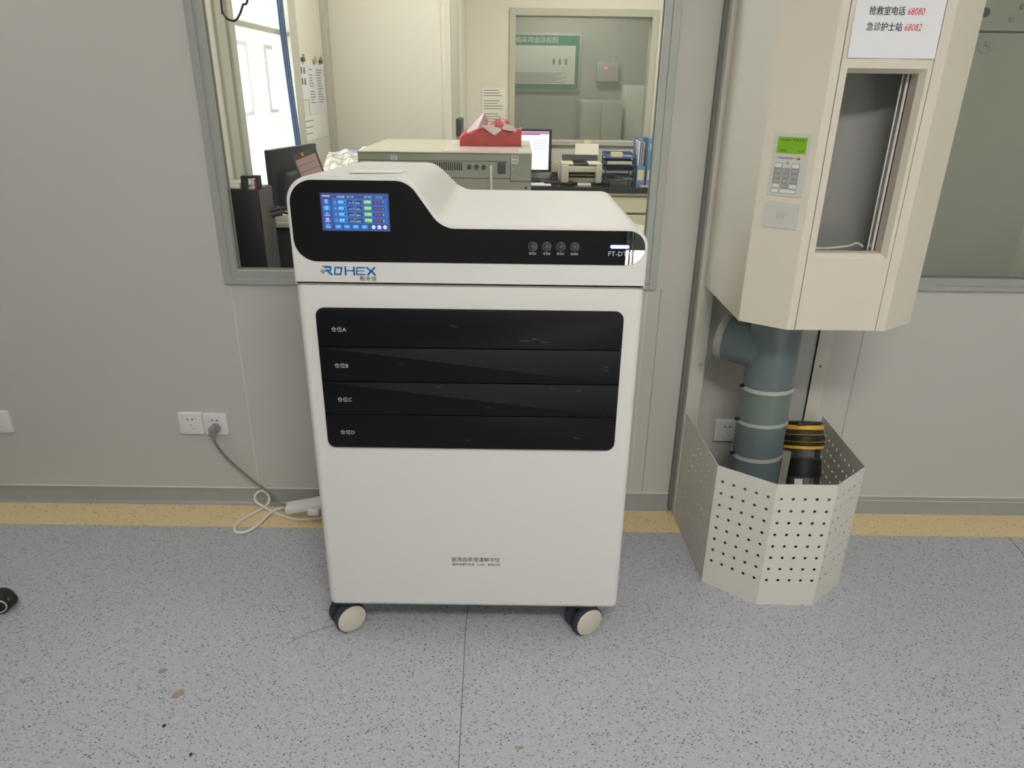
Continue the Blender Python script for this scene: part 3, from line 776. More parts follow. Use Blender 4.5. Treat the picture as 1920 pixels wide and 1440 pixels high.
# keypad on the angled face
pA = Vector((0.62, -0.44, 0)); uK = (Vector((0.725, -0.515, 0)) - pA).normalized(); nK = Vector((uK.y, -uK.x, 0)); vK = Vector((0, 0, 1))
def kp(s, z, d=0.0): return pA + uK * s + Vector((0, 0, z)) + nK * d
def kplate(s0, s1, z0, z1, d0, d1, r=0.0):
    b = b_prism(rrect(s0, s1, z0, z1, r) if r else [(s0, z0), (s1, z0), (s1, z1), (s0, z1)], -d0, -d1, 'y')
    b.transform(face_plane(pA, uK, -nK, vK)); return b
kpd = obj('keypad', MB().add(kplate(0.0262, 0.1133, 1.2250, 1.3733, 0.0, 0.0016, 0.002)), 'keypad', ST)
lc = MB().add(kplate(0.0355, 0.1050, 1.3275, 1.3655, 0.0, 0.0022), None, 0)
def ktext(s, z, body, size, d, al='CENTER', shear=0.0, bold=0.0):
    b = b_text(body, size, al, 0.0001, shear, bold); b.transform(face_plane(kp(s, z, d), uK, vK, nK)); return b
lc.add(ktext(0.040, 1.3582, '10000001 系统正常', 0.0072, 0.0024, 'LEFT'), None, 1)
lc.add(ktext(0.040, 1.3335, '1.发送', 0.0070, 0.0024, 'LEFT'), None, 1); lc.add(ktext(0.101, 1.3335, '16:39', 0.0068, 0.0024, 'RIGHT'), None, 1)
obj('screen', lc, ['lcd', 'slot'], kpd, 35, 'lit green screen')
kl = MB().add(ktext(0.060, 1.3165, 'Sumetzberger', 0.0068, 0.0018, 'CENTER', 0.25, 0.0001), None, 0)
kl.add(kplate(0.0835, 0.0895, 1.3135, 1.3200, 0.0015, 0.0020), None, 1); kl.add(kplate(0.0905, 0.0955, 1.3180, 1.3202, 0.0015, 0.0020), None, 1); kl.add(kplate(0.0900, 0.0935, 1.3130, 1.3170, 0.0015, 0.0020), None, 0)
kl.add(ktext(0.066, 1.305, '♘', 0.011, 0.0018), None, 0)
obj('lettering', kl, ['ink', 'orange'], kpd)
KX = [(0.0365, 0.0535), (0.0575, 0.0745), (0.0785, 0.0955)]
kr = [(1.2920, 1.3025), (1.2785, 1.2890), (1.2655, 1.2760), (1.2525, 1.2630), (1.2420, 1.2500), (1.2290, 1.2385)]
kr = [(1.2935, 1.3035), (1.2810, 1.2910), (1.2690, 1.2785), (1.2570, 1.2665), (1.2450, 1.2545), (1.2325, 1.2420)]
labels_ = ['', '', '', '1', '2', '3', '4', '5', '6', '7', '8', '9', '*', '0', '#', 'C', 'OK']
n = 0
for rI, (z0, z1) in enumerate(kr):
    for cI, (s0, s1) in enumerate(KX):
        if rI == 0 and cI == 1: continue
        if rI == 5 and cI == 2: continue
        if rI == 5 and cI == 1: s1 = KX[2][1]
        grey = (1 <= rI <= 3) or (rI == 4 and cI == 1)
        k = MB().add(kplate(s0 - 0.0009, s1 + 0.0009, z0 - 0.0009, z1 + 0.0009, 0.0012, 0.0019, 0.0022), None, 0).add(kplate(s0, s1, z0, z1, 0.0015, 0.0024, 0.0018), None, 1)
        obj('key', k, ['clip_board', 'key_grey' if grey else 'key_white'], kpd)
cr = obj('card_reader', MB().add(kplate(0.0240, 0.1120, 1.1450, 1.2090, 0.0, 0.0016, 0.004)), 'keypad', ST)
rm = MB().add(b_tube([kp(0.068 + 0.0095 * math.cos(2 * PI * j / 24), 1.178 + 0.0095 * math.sin(2 * PI * j / 24), 0.0018) for j in range(25)], 0.0004, 5))
rm.add(ktext(0.068, 1.178, '(Y)', 0.009, 0.0018))
obj('emblem', rm, 'ink_grey', cr)
# wall plate behind the station
bpz = MB()
bpz.box(0.606, 0.655, -0.055, -0.045, 0.003, ZT, 0.001, 1); bpz.box(1.025, 1.072, -0.055, -0.045, 0.003, ZT, 0.001, 1)
bpz.box(0.606, 0.612, -0.045, 0.0, 0.003, ZT); bpz.box(1.066, 1.072, -0.045, 0.0, 0.003, ZT)
bp = obj('back_plate', bpz, 'plate', ST)
obj('edge_strip', MB().box(0.594, 0.606, -0.022, 0.0, 0.003, ZT), 'plate_edge', ST)
obj('inner_cover', MB().box(0.955, 1.0235, -0.050, -0.036, 0.003, ZT, 0.002, 1), 'station_grey', ST)
obj('gap_line', MB().box(1.0232, 1.0254, -0.0555, -0.046, 0.38, ZB), 'slot', ST)
for x, y in ((0.639, -0.055), (1.047, -0.055)):
    obj('screw', MB().add(b_cyl((x, y + 0.001, 0.606), (x, y - 0.003, 0.606), 0.0042 if x < 1 else 0.003, 10)), 'silver' if x < 1 else 'slot', ST)
# notice pasted on the station door
pn = thing('notice_sheet', 'white notice with two phone lines in black and red, stuck above the station window', 'notice', (0.857, -0.516, 1.541))
b = bmesh.new(); N = 8; gv = {}
for i in range(N + 1):
    for k in range(N + 1):
        u, v = i / N, k / N
        wv = 0.0025 * (1 - v) ** 6 * (0.5 + 0.5 * math.cos(u * 7))
        for q in (0, 1): gv[i, k, q] = b.verts.new((0.7575 + 0.2 * u, -0.5166 - wv + 0.0005 * q, 1.541 + 0.29 * v))
for i in range(N):
    for k in range(N):
        b.faces.new((gv[i, k, 0], gv[i + 1, k, 0], gv[i + 1, k + 1, 0], gv[i, k + 1, 0])); b.faces.new((gv[i, k, 1], gv[i, k + 1, 1], gv[i + 1, k + 1, 1], gv[i + 1, k, 1]))
for i in range(N):
    b.faces.new((gv[i, 0, 0], gv[i, 0, 1], gv[i + 1, 0, 1], gv[i + 1, 0, 0])); b.faces.new((gv[i, N, 0], gv[i + 1, N, 0], gv[i + 1, N, 1], gv[i, N, 1]))
    b.faces.new((gv[0, i, 0], gv[0, i + 1, 0], gv[0, i + 1, 1], gv[0, i, 1])); b.faces.new((gv[N, i, 0], gv[N, i, 1], gv[N, i + 1, 1], gv[N, i + 1, 0]))
obj('sheet', b, 'paper', pn)
tx = MB()
def nline(z, a, num):
    sx_ = Matrix.Diagonal((0.86, 1, 1, 1)); sn_ = Matrix.Diagonal((0.76, 1, 1, 1))
    tx.add(b_text(a, 0.0190, 'LEFT', 0.0001, 0, 0.0003), face_front(0.7885, -0.5174, z) @ sx_, 0)
    tx.add(b_text(num, 0.0205, 'LEFT', 0.0001, 0.15, 0.0), face_front(0.8745, -0.5174, z) @ sn_, 1)
nline(1.6360, '抢救室电话', '68080'); nline(1.6040, '急诊护士站', '68082')
obj('lettering', tx, ['ink', 'ink_red'], pn)

# pipe under the station
PP = thing('vent_pipe', 'grey-green plastic pipe with side branch running down from the tube station into the guard', 'pipe', (0.795, -0.27, 0))
px, py = 0.795, -0.27
obj('pipe', MB().add(b_cyl((px, py, 0.0), (px, py, 0.388), 0.0765, 36)), 'pipe', PP, 50)
obj('coupling', MB().add(b_cyl((px, py, 0.388), (px, py, 0.508), 0.0760, 36)), 'pipe', PP, 50)
obj('coupling', MB().add(b_cyl((px, py, 0.508), (px, py, 0.622), 0.0750, 36)), 'pipe_b', PP, 50, 'greener pipe section')
obj('tee', MB().add(b_cyl((px, py, 0.622), (px, py, 0.895), 0.0740, 36)), 'pipe', PP, 50)
B0 = Vector((px, py, 0.738))
bd = Vector((0.676, -0.180, 0.748)) - B0
obj('branch', MB().add(b_cyl(B0, B0 + bd * 1.0, 0.0700, 36)), 'pipe', PP, 50)
obj('end_cap', MB().add(b_cyl(B0 + bd * 0.94, B0 + bd * 1.10, 0.0735, 36, None, 0.003)), 'pipe_cap', PP, 50)
for z, cwid, tl in ((0.622, 0.013, 0.006), (0.508, 0.011, 0.008), (0.388, 0.012, 0.008)):
    c = MB(); ringp = []
    b = bmesh.new(); A = []
    for k in range(40):
        a = 2 * PI * k / 40; zz = z + tl * math.sin(a * 1.0 + 2.6)
        A.append([b.verts.new((px + rr_ * math.cos(a), py + rr_ * math.sin(a), zz + dz)) for rr_, dz in ((0.0755, -cwid / 2), (0.0790, -cwid / 2), (0.0790, cwid / 2), (0.0755, cwid / 2))])
    for k in range(40):
        q = A[k]; w = A[(k + 1) % 40]
        for j in range(4): b.faces.new((q[j], w[j], w[(j + 1) % 4], q[(j + 1) % 4]))
    bmesh.ops.recalc_face_normals(b, faces=list(b.faces))
    cl = obj('clamp', b, 'clamp', PP, 40)
    obj('bolt', MB().add(b_cyl((px - 0.079, py - 0.012, z + 0.004), (px - 0.088, py - 0.016, z + 0.006), 0.006, 8)), 'black', cl)

# perforated guard
GD = thing('perforated_guard', 'cream perforated sheet-metal floor guard standing around the foot of the pipe', 'guard', (0.85, -0.28, 0))
gp = [(0.612, -0.060), (0.624, -0.432), (0.766, -0.540), (0.940, -0.540), (1.067, -0.430), (1.083, -0.070)]
GZ = 0.428
def perforated(p, q, cols, su0, ds, z_top, dz, nz, rad=0.0050):
    P, Q = Vector((p[0], p[1], 0)), Vector((q[0], q[1], 0)); Ln = (Q - P).length; u = (Q - P).normalized()
    S = [0.0] + [su0 + ds * (i + 0.5) for i in range(cols - 1)] + [Ln]
    Z = [0.0] + sorted(z_top - dz * (k + 0.5) for k in range(nz - 1)) + [GZ]
    zc = sorted(z_top - dz * k for k in range(nz))
    b = bmesh.new(); V = {}
    def v(i, k):
        if (i, k) not in V: V[i, k] = b.verts.new(P + u * S[i] + Vector((0, 0, Z[k])))
        return V[i, k]
    for i in range(cols):
        for k in range(nz):
            c = P + u * (su0 + ds * i) + Vector((0, 0, zc[k]))
            h = [b.verts.new(c + (u * math.cos(j * PI / 4) + Vector((0, 0, 1)) * math.sin(j * PI / 4)) * rad) for j in range(8)]
            c0, c1, c2, c3 = v(i, k), v(i + 1, k), v(i + 1, k + 1), v(i, k + 1)
            b.faces.new((c0, c1, h[7], h[6], h[5])); b.faces.new((c1, c2, h[1], h[0], h[7])); b.faces.new((c2, c3, h[3], h[2], h[1])); b.faces.new((c3, c0, h[5], h[4], h[3]))
    bmesh.ops.recalc_face_normals(b, faces=list(b.faces))
    bmesh.ops.triangulate(b, faces=list(b.faces))
    bmesh.ops.solidify(b, geom=list(b.faces), thickness=0.0018)
    return b
for i in range(5):
    Ln = (Vector(gp[i + 1]) - Vector(gp[i])).length
    cols = 5 if 1 <= i <= 3 else 10
    ds = 0.0345; su0 = (Ln - ds * (cols - 1)) / 2 if cols == 5 else (Ln - ds * (cols - 1)) / 2 + 0.004
    obj('side_panel', perforated(gp[i], gp[i + 1], cols, su0, ds, 0.379, 0.041, 8), 'guard', GD, 20)
obj('post', MB().box(0.8685, 0.8950, -0.300, -0.285, 0.0125, 0.405, 0.001, 1), 'cab_edge', GD)
obj('shade_sheet', MB().add(b_prism([(0.625, -0.075), (0.634, -0.424), (0.770, -0.530), (0.936, -0.530), (1.057, -0.424), (1.070, -0.075)], 0.001, 0.012, 'z')), 'black', GD)  # black sheet added so the guard's inside looks shaded through the holes

# transport carrier standing inside the guard
TC = thing('tube_carrier', 'clear transport canister with black and yellow rings standing inside the perforated guard', 'canister', (0.956, -0.385, 0))
TCM = Matrix.Diagonal((1, 1, 1, 1)) @ Matrix.Translation((0.957, -0.385, 0.030)) @ Matrix.Rotation(math.radians(-23), 4, 'X')
LT = 0.475
def disc(a, c, r, q=1.05):                                   # a, c measured down from the top along the tilted axis
    r *= q
    b = b_lathe([(r - 0.003, LT - c), (r, LT - c + 0.002), (r, LT - a - 0.002), (r - 0.003, LT - a)], (0, 0, 0), 32); b.transform(TCM); return b
lb_ = b_box(-0.038, 0.012, -0.061, -0.02, LT - 0.012, LT - 0.002, 0.003); lb_.transform(TCM)
obj('lid', MB().add(disc(0.0, 0.010, 0.057)).add(lb_), 'black', TC)
obj('ring', MB().add(disc(0.010, 0.026, 0.0615)), 'yellow', TC, 35, 'broad yellow ring under the lid')
obj('ring', MB().add(disc(0.026, 0.039, 0.061)), 'black_soft', TC, 35, 'charcoal ring')
obj('ring', MB().add(disc(0.039, 0.043, 0.0615)), 'yellow', TC, 35, 'thin yellow ring')
obj('ring', MB().add(disc(0.043, 0.062, 0.0655)), 'black', TC, 35, 'wide black ring')
obj('ring', MB().add(disc(0.062, 0.066, 0.064)), 'yellow', TC, 35, 'thin yellow ring')
obj('ring', MB().add(disc(0.066, 0.076, 0.0645)), 'black', TC, 35, 'black ring')
obj('ring', MB().add(disc(0.076, 0.088, 0.0620)), 'yellow', TC, 35, 'yellow ring above the clear tube')
tb = b_lathe([(0.055, 0.04), (0.055, LT - 0.088)], (0, 0, 0), 32); tb.transform(TCM)
obj('tube', tb, 'acrylic', TC)
obj('band', MB().add(disc(0.121, 0.178, 0.0585, 1.0)), 'black', TC)
obj('base_cap', MB().add(disc(0.435, 0.475, 0.058)), 'black', TC)
sk = b_box(-0.048, -0.022, -0.0585, -0.0565, LT - 0.215, LT - 0.182); sk.transform(TCM)
obj('sticker', sk, 'print_white', TC)

# ================================================================== SOCKETS AND CABLES
def socket_parts(t):
    pl = obj('face_plate', MB().add(b_prism(rrect(-0.043, 0.043, -0.043, 0.043, 0.004), -0.009, 0.0, 'y', 0.003, 3)), 'socket', t)
    obj('socket_insert', MB().add(b_prism(rrect(-0.0245, 0.0245, -0.033, 0.033, 0.001), -0.0100, -0.006, 'y', 0.0006, 1)), 'socket', t)
    s = MB()
    for x in (-0.0085, 0.0085): s.box(x - 0.0032, x + 0.0032, -0.0103, -0.009, 0.0155, 0.0195)
    s.box(-0.0009, 0.0009, -0.0103, -0.009, -0.010, -0.003)
    for sx in (-1, 1):
        c, q = math.cos(0.6) * 0.0036, math.sin(0.6) * 0.0036
        s.add(b_quad((sx * (0.0085 - c) - 0.0008, -0.0103, -0.019 + q), (sx * (0.0085 - c) + 0.0008, -0.0103, -0.019 + q + 0.001), (sx * (0.0085 + c) + 0.0008, -0.0103, -0.019 - q), (sx * (0.0085 + c) - 0.0008, -0.0103, -0.019 - q - 0.001)))
    obj('slots', s, 'slot', t)
s0 = thing('wall_socket', 'white wall socket with nothing plugged in, next to the one holding the grey plug', 'wall socket', (0, 0, 0), 'white wall sockets')
socket_parts(s0); s0.location = (-1.157, 0, 0.335)
dup(s0, (-1.069, 0, 0.3325), 'white wall socket with the grey plug pushed into it')
dup(s0, (-1.853, 0, 0.331), 'white wall socket at the picture edge above the chair caster, partly cut off')
dup(s0, (0.777, 0, 0.334), 'white wall socket low on the wall behind the grey-green pipe')

EX = thing('extension_cord', 'grey power cord running from the wall socket to a white socket strip on the floor', 'extension cord', (-0.9, -0.06, 0))
obj('plug', MB().add(b_cyl((-1.066, -0.010, 0.322), (-1.066, -0.030, 0.322), 0.0175, 20, None, 0.003)).add(b_box(-1.083, -1.058, -0.045, -0.026, 0.300, 0.336, 0.006, 3)).add(b_tube([(-1.0695, -0.036, 0.303), (-1.0685, -0.036, 0.283)], 0.0085, 10, True, [0.0095, 0.006])), 'plug_grey', EX)
obj('cord', MB().add(b_tube(smooth_path([(-1.0690, -0.036, 0.290), (-1.063, -0.035, 0.262), (-1.032, -0.034, 0.208), (-0.962, -0.034, 0.128), (-0.890, -0.045, 0.070), (-0.835, -0.075, 0.040), (-0.775, -0.098, 0.066)]), 0.0042, 10)), 'cord_grey', EX)
sp = b_box(-0.155, 0.155, -0.026, 0.026, 0, 0.026, 0.005, 2)
TS = Matrix.Translation((-0.655, -0.105, 0.066)) @ Matrix.Rotation(0.10, 4, 'Z') @ Matrix.Rotation(-0.16, 4, 'Y')
sp = MB().add(sp)
for k in range(4):
    for a, c in ((-0.01, 0.008), (0.01, 0.008), (0, -0.01)): sp.add(b_box(-0.12 + 0.07 * k + a - 0.002, -0.12 + 0.07 * k + a + 0.002, c - 0.005, c + 0.005, 0.0258, 0.0266), None, 1)
sp.bm.transform(TS @ Matrix.Translation((0, 0, 0.026)) @ Matrix.Rotation(PI, 4, 'X'))
obj('socket_strip', sp, ['socket', 'slot'], EX)
WC = thing('power_cable', 'white looped power cable lying on the yellow floor border, plugged into the strip', 'cable', (-0.85, -0.1, 0))
zf = 0.0062
obj('cord', MB().add(b_tube(smooth_path([(-0.690, -0.085, 0.050), (-0.735, -0.062, 0.026), (-0.770, -0.040, zf + 0.004), (-0.825, -0.048, zf + 0.0105), (-0.880, -0.085, zf + 0.009), (-0.908, -0.160, zf + 0.001), (-0.935, -0.200, zf), (-0.966, -0.203, zf), (-0.984, -0.170, zf), (-0.975, -0.125, zf), (-0.940, -0.070, zf), (-0.915, -0.036, 0.012), (-0.906, -0.022, 0.032), (-0.914, -0.017, 0.054), (-0.936, -0.016, 0.062), (-0.957, -0.018, 0.046), (-0.955, -0.026, 0.022), (-0.930, -0.044, zf + 0.011), (-0.888, -0.066, zf + 0.001), (-0.835, -0.095, zf), (-0.775, -0.118, zf), (-0.715, -0.108, zf), (-0.62, -0.082, zf), (-0.50, -0.07, 0.03), (-0.45, -0.06, 0.2), (-0.45, -0.07, 0.4), (-0.45, -0.094, 0.42)], 10), 0.0056, 10)), 'cord_white', WC)
obj('plug', MB().add(b_box(-0.728, -0.686, -0.150, -0.118, 0.040, 0.066, 0.008, 3)).add(b_box(-0.715, -0.69, -0.14, -0.12, 0.060, 0.078, 0.004, 2)), 'socket', WC)

# swivel caster of a chair, cut by the picture edge
CH = thing('office_chair', 'black swivel chair at the picture edge, only one caster with pale ring in view', 'chair', (-1.833, -0.733, 0))
ca = Vector((-1.522, -0.606, 0.030)); ax = Vector((0.30, -0.95, 0)).normalized()
hb = b_cyl(ca - ax * 0.026, ca + ax * 0.026, 0.030, 30, None, 0.004)
cst = obj('caster', MB().add(hb), 'black', CH)
obj('hood', MB().add(b_tube([ca - ax * 0.022 + Vector((0, 0, 0.002)), ca - ax * 0.008 + Vector((0, 0, 0.004)), ca + ax * 0.008 + Vector((0, 0, 0.004)), ca + ax * 0.022 + Vector((0, 0, 0.002))], 0.033, 26, True, [0.028, 0.036, 0.036, 0.028])).add(b_tube([ca + Vector((-0.01, 0.004, 0.006)), ca + Vector((0.02, 0.003, 0.004)), ca + Vector((0.040, 0.002, 0.000)), ca + Vector((0.046, 0.002, -0.002))], 0.03, 20, True, [0.030, 0.027, 0.014, 0.004])), 'black', cst)
u2 = ax.cross(Vector((0, 0, 1))).normalized()
obj('trim_ring', MB().add(b_tube([ca + ax * 0.0275 + (u2 * math.cos(2 * PI * k / 24) + Vector((0, 0, 1)) * math.sin(2 * PI * k / 24)) * 0.021 for k in range(25)], 0.0026, 8)), 'clamp', cst)
obj('stem', MB().add(b_cyl(ca + Vector((-0.03, 0.012, 0.02)), ca + Vector((-0.03, 0.012, 0.075)), 0.008, 12)), 'black', cst)
hub = Vector((-1.833, -0.733, 0.11))
for k in range(5):
    aa = math.atan2(0.139, 0.281) + 2 * PI * k / 5; e = hub + Vector((math.cos(aa) * 0.311, math.sin(aa) * 0.311, -0.012))
    obj('base_leg', MB().add(b_tube([hub, e], 0.02, 12, True, [0.026, 0.016])), 'black', CH)
    if k:
        w = obj('caster', MB().add(b_cyl(e + Vector((-0.022, 0, -0.068)), e + Vector((0.022, 0, -0.068)), 0.030, 24, None, 0.004)), 'black', CH)
        obj('stem', MB().add(b_cyl(e + Vector((0, 0, -0.05)), e, 0.008, 12)), 'black', w)
obj('column', MB().add(b_cyl(hub + Vector((0, 0, -0.02)), hub + Vector((0, 0, 0.33)), 0.025, 18)), 'silver', CH)
obj('seat', MB().add(b_lathe([(0.05, 0.0), (0.18, 0.005), (0.20, 0.03), (0.195, 0.055), (0.16, 0.07), (0.01, 0.072)], (hub.x, hub.y, 0.44), 32)), 'black_soft', CH)

# ================================================================== THINGS BEHIND THE GLASS
# benches
t = thing('work_bench', 'dark-fronted bench with pale top behind the window, carrying the black monitor and tower', 'bench', (-0.76, 0.8, 0))
obj('bench_top', MB().box(-1.04, -0.50, 0.13, 1.95, 0.745, 0.775, 0.003), 'black_soft', t)
obj('cabinet', MB().box(-1.03, -0.52, 0.17, 1.93, 0.0, 0.744, 0.003), 'dark_bench', t)
t = thing('instrument_stand', 'grey cupboard stand carrying the grey-green instrument', 'stand', (-0.28, 1.1, 0))
obj('cabinet', MB().box(-0.46, 0.10, 0.72, 1.48, 0.0, 0.76, 0.004), 'cab', t)
obj('stand_top', MB().box(-0.49, 0.12, 0.69, 1.50, 0.762, 0.79, 0.003), 'bench', t)
# grey-green instrument
t = thing('lab_instrument', 'large grey-green bench instrument seen from its rear connector panel', 'instrument', (-0.285, 1.07, 0.79))
ix0, ix1, iy0, iy1, iz0, iz1 = -0.640, 0.068, 0.70, 1.42, 0.791, 1.224
obj('body', MB().box(ix0, ix1, iy0, iy1, iz0, iz1 - 0.006, 0.004, 2), 'instr', t)
obj('top_cover', MB().box(ix0 - 0.002, ix1 + 0.002, iy0 - 0.003, iy1, iz1 - 0.006, iz1, 0.002, 1), 'instr_top', t)
g = MB(); g.box(ix0 + 0.01, ix1 - 0.10, iy0 - 0.001, iy0 + 0.001, 1.1885, 1.1905); g.box(ix0 + 0.01, ix1 - 0.05, iy0 - 0.001, iy0 + 0.001, 1.1215, 1.1240); g.box(-0.0195, -0.018, iy0 - 0.001, iy0 + 0.001, 1.112, 1.1885); g.box(-0.0195, ix1, iy0 - 0.001, iy0 + 0.001, 1.1105, 1.1125)
obj('panel_joint', g, 'groove', t)
v = MB()
for k in range(26): v.box(-0.44 + 0.0088 * k, -0.44 + 0.0088 * k + 0.0042, iy0 - 0.0015, iy0 + 0.001, 1.153, 1.1845)
obj('vent_slots', v, 'slot', t)
for x in (-0.186, -0.156, -0.126):
    obj('connector', MB().add(b_cyl((x, iy0, 1.168), (x, iy0 - 0.012, 1.168), 0.0088, 18, None, 0.001)).add(b_cyl((x, iy0 - 0.012, 1.168), (x, iy0 - 0.016, 1.168), 0.0055, 14)), 'instr_dark', t)
obj('cable_gland', MB().add(b_cyl((-0.096, iy0, 1.170), (-0.096, iy0 - 0.014, 1.170), 0.0085, 16, None, 0.001)), 'silver', t)
obj('power_cord', MB().add(b_tube(smooth_path([(-0.096, iy0 - 0.012, 1.170), (-0.0965, iy0 - 0.024, 1.160), (-0.0955, iy0 - 0.026, 1.12), (-0.093, iy0 - 0.026, 1.04), (-0.090, iy0 - 0.02, 0.85)]), 0.0058, 10)), 'cord_white', t)
obj('power_inlet', MB().box(-0.070, -0.038, iy0 - 0.012, iy0, 1.145, 1.186, 0.002, 2), 'instr_dark', t)
obj('rear_hatch', MB().box(-0.0165, ix1 - 0.002, iy0 - 0.003, iy0, 1.114, 1.219, 0.001, 1), 'instr', t)
obj('screw', MB().add(b_cyl((-0.008, iy0 - 0.002, 1.161), (-0.008, iy0 - 0.006, 1.161), 0.005, 10)), 'silver', t)
obj('screw', MB().add(b_cyl((0.046, iy0, 1.087), (0.046, iy0 - 0.004, 1.087), 0.005, 10)), 'slot', t)
lb = MB().box(-0.0145, 0.0135, iy0 - 0.0042, iy0 - 0.003, 1.182, 1.213, 0, 1, 0)
for (tx_, q) in (('电源', 1.2055), ('开关', 1.190)): lb.add(b_text(tx_, 0.0105, 'CENTER', 0.0, 0, 0.0003), face_front(-0.0005, iy0 - 0.0044, q), 1)
obj('sticker', lb, ['paper', 'ink'], t)
lb = MB().box(-0.505, -0.478, iy0 - 0.0008, iy0, 1.190, 1.2105, 0, 1, 0)
for (tx_, q) in (('设备编号', 1.2055), ('已校准', 1.196)): lb.add(b_text(tx_, 0.0058, 'CENTER', 0.0, 0, 0.0002), face_front(-0.4915, iy0 - 0.001, q), 1)
obj('sticker', lb, ['paper', 'ink'], t)
# red film-wrapped pack
t = thing('wrapped_pack', 'red pack in torn clear film lying on top of the grey-green instrument', 'package', (-0.105, 1.05, 1.224))
b = bmesh.new(); n = 26; K = 12
def pk(u, v):
    x = -0.245 + 0.272 * u
    env = 0.064 + 0.030 * math.exp(-((u - 0.38) / 0.22) ** 2) + 0.034 * math.exp(-((u - 0.72) / 0.2) ** 2)
    if u < 0.08: env *= 0.55 + 5 * u
    a = PI * v
    s = 0.80 + 0.2 * math.sin(a)
    rn = 1 + 0.09 * math.sin(17 * u + 5 * v) + 0.08 * math.sin(37 * u * v + 2) + random.uniform(-0.05, 0.05)
    y = 1.05 - 0.075 * math.cos(a) * s * (0.82 + 0.18 * math.sin(PI * min(1, u + 0.15)))
    z = 1.2245 + max(0, env * rn * (math.sin(a) ** 0.55))
    return (x, y, z)
V = [[b.verts.new(pk(i / n, k / K)) for k in range(K + 1)] for i in range(n + 1)]
for i in range(n):
    for k in range(K): b.faces.new((V[i][k], V[i + 1][k], V[i + 1][k + 1], V[i][k + 1]))
b.faces.new(V[0]); b.faces.new(V[n])
bmesh.ops.recalc_face_normals(b, faces=list(b.faces))
obj('pack', b, 'red_pack', t, 30)
def sheet3(name, pts, m, par, thick=0.0006, lab=None):
    b = bmesh.new(); b.faces.new([b.verts.new(p) for p in pts]); bmesh.ops.triangulate(b, faces=list(b.faces)); bmesh.ops.solidify(b, geom=list(b.faces), thickness=thick)
    return obj(name, b, m, par, 35, lab)
sheet3('film_flap', [(-0.222, 1.00, 1.275), (-0.185, 1.00, 1.318), (-0.150, 1.01, 1.352), (-0.135, 1.00, 1.362), (-0.120, 1.02, 1.330), (-0.128, 1.01, 1.300), (-0.165, 0.98, 1.298)], 'film_pink', t, 0.0006, 'clear film sticking up')
sheet3('film_flap', [(-0.150, 0.972, 1.312), (-0.095, 0.965, 1.318), (-0.090, 0.965, 1.306), (-0.062, 0.965, 1.304), (-0.060, 0.966, 1.312), (-0.062, 0.962, 1.292), (-0.090, 0.960, 1.272), (-0.122, 0.962, 1.292)], 'film', t, 0.0006, 'pale folded flap')
sheet3('film_flap', [(-0.050, 0.985, 1.320), (-0.022, 0.985, 1.314), (0.012, 0.985, 1.288), (-0.03, 0.972, 1.292), (-0.058, 0.972, 1.298)], 'film', t, 0.0006, 'pale folded flap')
lt = MB().add(b_text('LATEX', 0.016, 'CENTER', 0.0001, 0, 0.0002), Matrix.Translation((-0.165, 0.968, 1.272)) @ RX90); lt.bm.free(); lt = None
t2 = tag(obj('flat_sheet', MB().box(-0.30, 0.015, 0.72, 1.12, 1.2242, 1.2256), 'film'), 'thin pinkish plastic sheet spread under the red pack on the instrument', 'plastic sheet')
for o in list(t.children): pass
# raise the pack a hair so that it lies on the sheet
t.location.z += 0.0018

# black monitor seen from behind
t = thing('monitor', 'black monitor seen from behind, standing on the pale riser by the window', 'monitor', (-0.90, 0.7, 0.98))
A = Vector((-0.93, 0.50, 0)); Bv = Vector((-0.85, 0.88, 0)); um = (Bv - A).normalized(); nm = Vector((um.y, -um.x, 0))
Lm = (Bv - A).length
TM = face_plane(Vector((A.x, A.y, 0)), um, -nm, vK)
mo = b_prism(rrect(0, Lm, 1.0, 1.238, 0.006), 0.0, 0.022, 'y', 0.004, 2, 1); mo.transform(TM); obj('screen_case', mo, 'black_soft', t)
mo = b_prism(rpoly([(0.03, 1.018, 0.03), (Lm - 0.03, 1.018, 0.03), (Lm - 0.06, 1.15, 0.02), (0.06, 1.15, 0.02)]), -0.035, 0.001, 'y', 0.014, 3); mo.transform(TM); obj('rear_bulge', mo, 'black_soft', t)
mo = MB().add(b_box(Lm / 2 - 0.03, Lm / 2 + 0.03, -0.03, -0.005, 0.99, 1.03, 0.004)).add(b_box(Lm / 2 - 0.09, Lm / 2 + 0.09, -0.05, 0.06, 0.9845, 0.994, 0.003)); mo.bm.transform(TM); obj('stand', mo, 'black', t)
t = thing('monitor_riser', 'pale riser shelf on the bench under the black monitor', 'shelf', (-0.84, 0.65, 0.775))
obj('shelf', MB().box(-1.02, -0.70, 0.42, 0.98, 0.962, 0.984, 0.003), 'bench', t)
for y in (0.45, 0.94): obj('leg', MB().box(-1.0, -0.72, y, y + 0.02, 0.776, 0.962), 'black_soft', t)
tag(obj('keyboard', MB().box(-0.93, -0.83, 0.425, 0.50, 0.9845, 1.010, 0.004), 'offwhite'), 'pale plastic box at the front of the riser, under the black monitor', 'box')
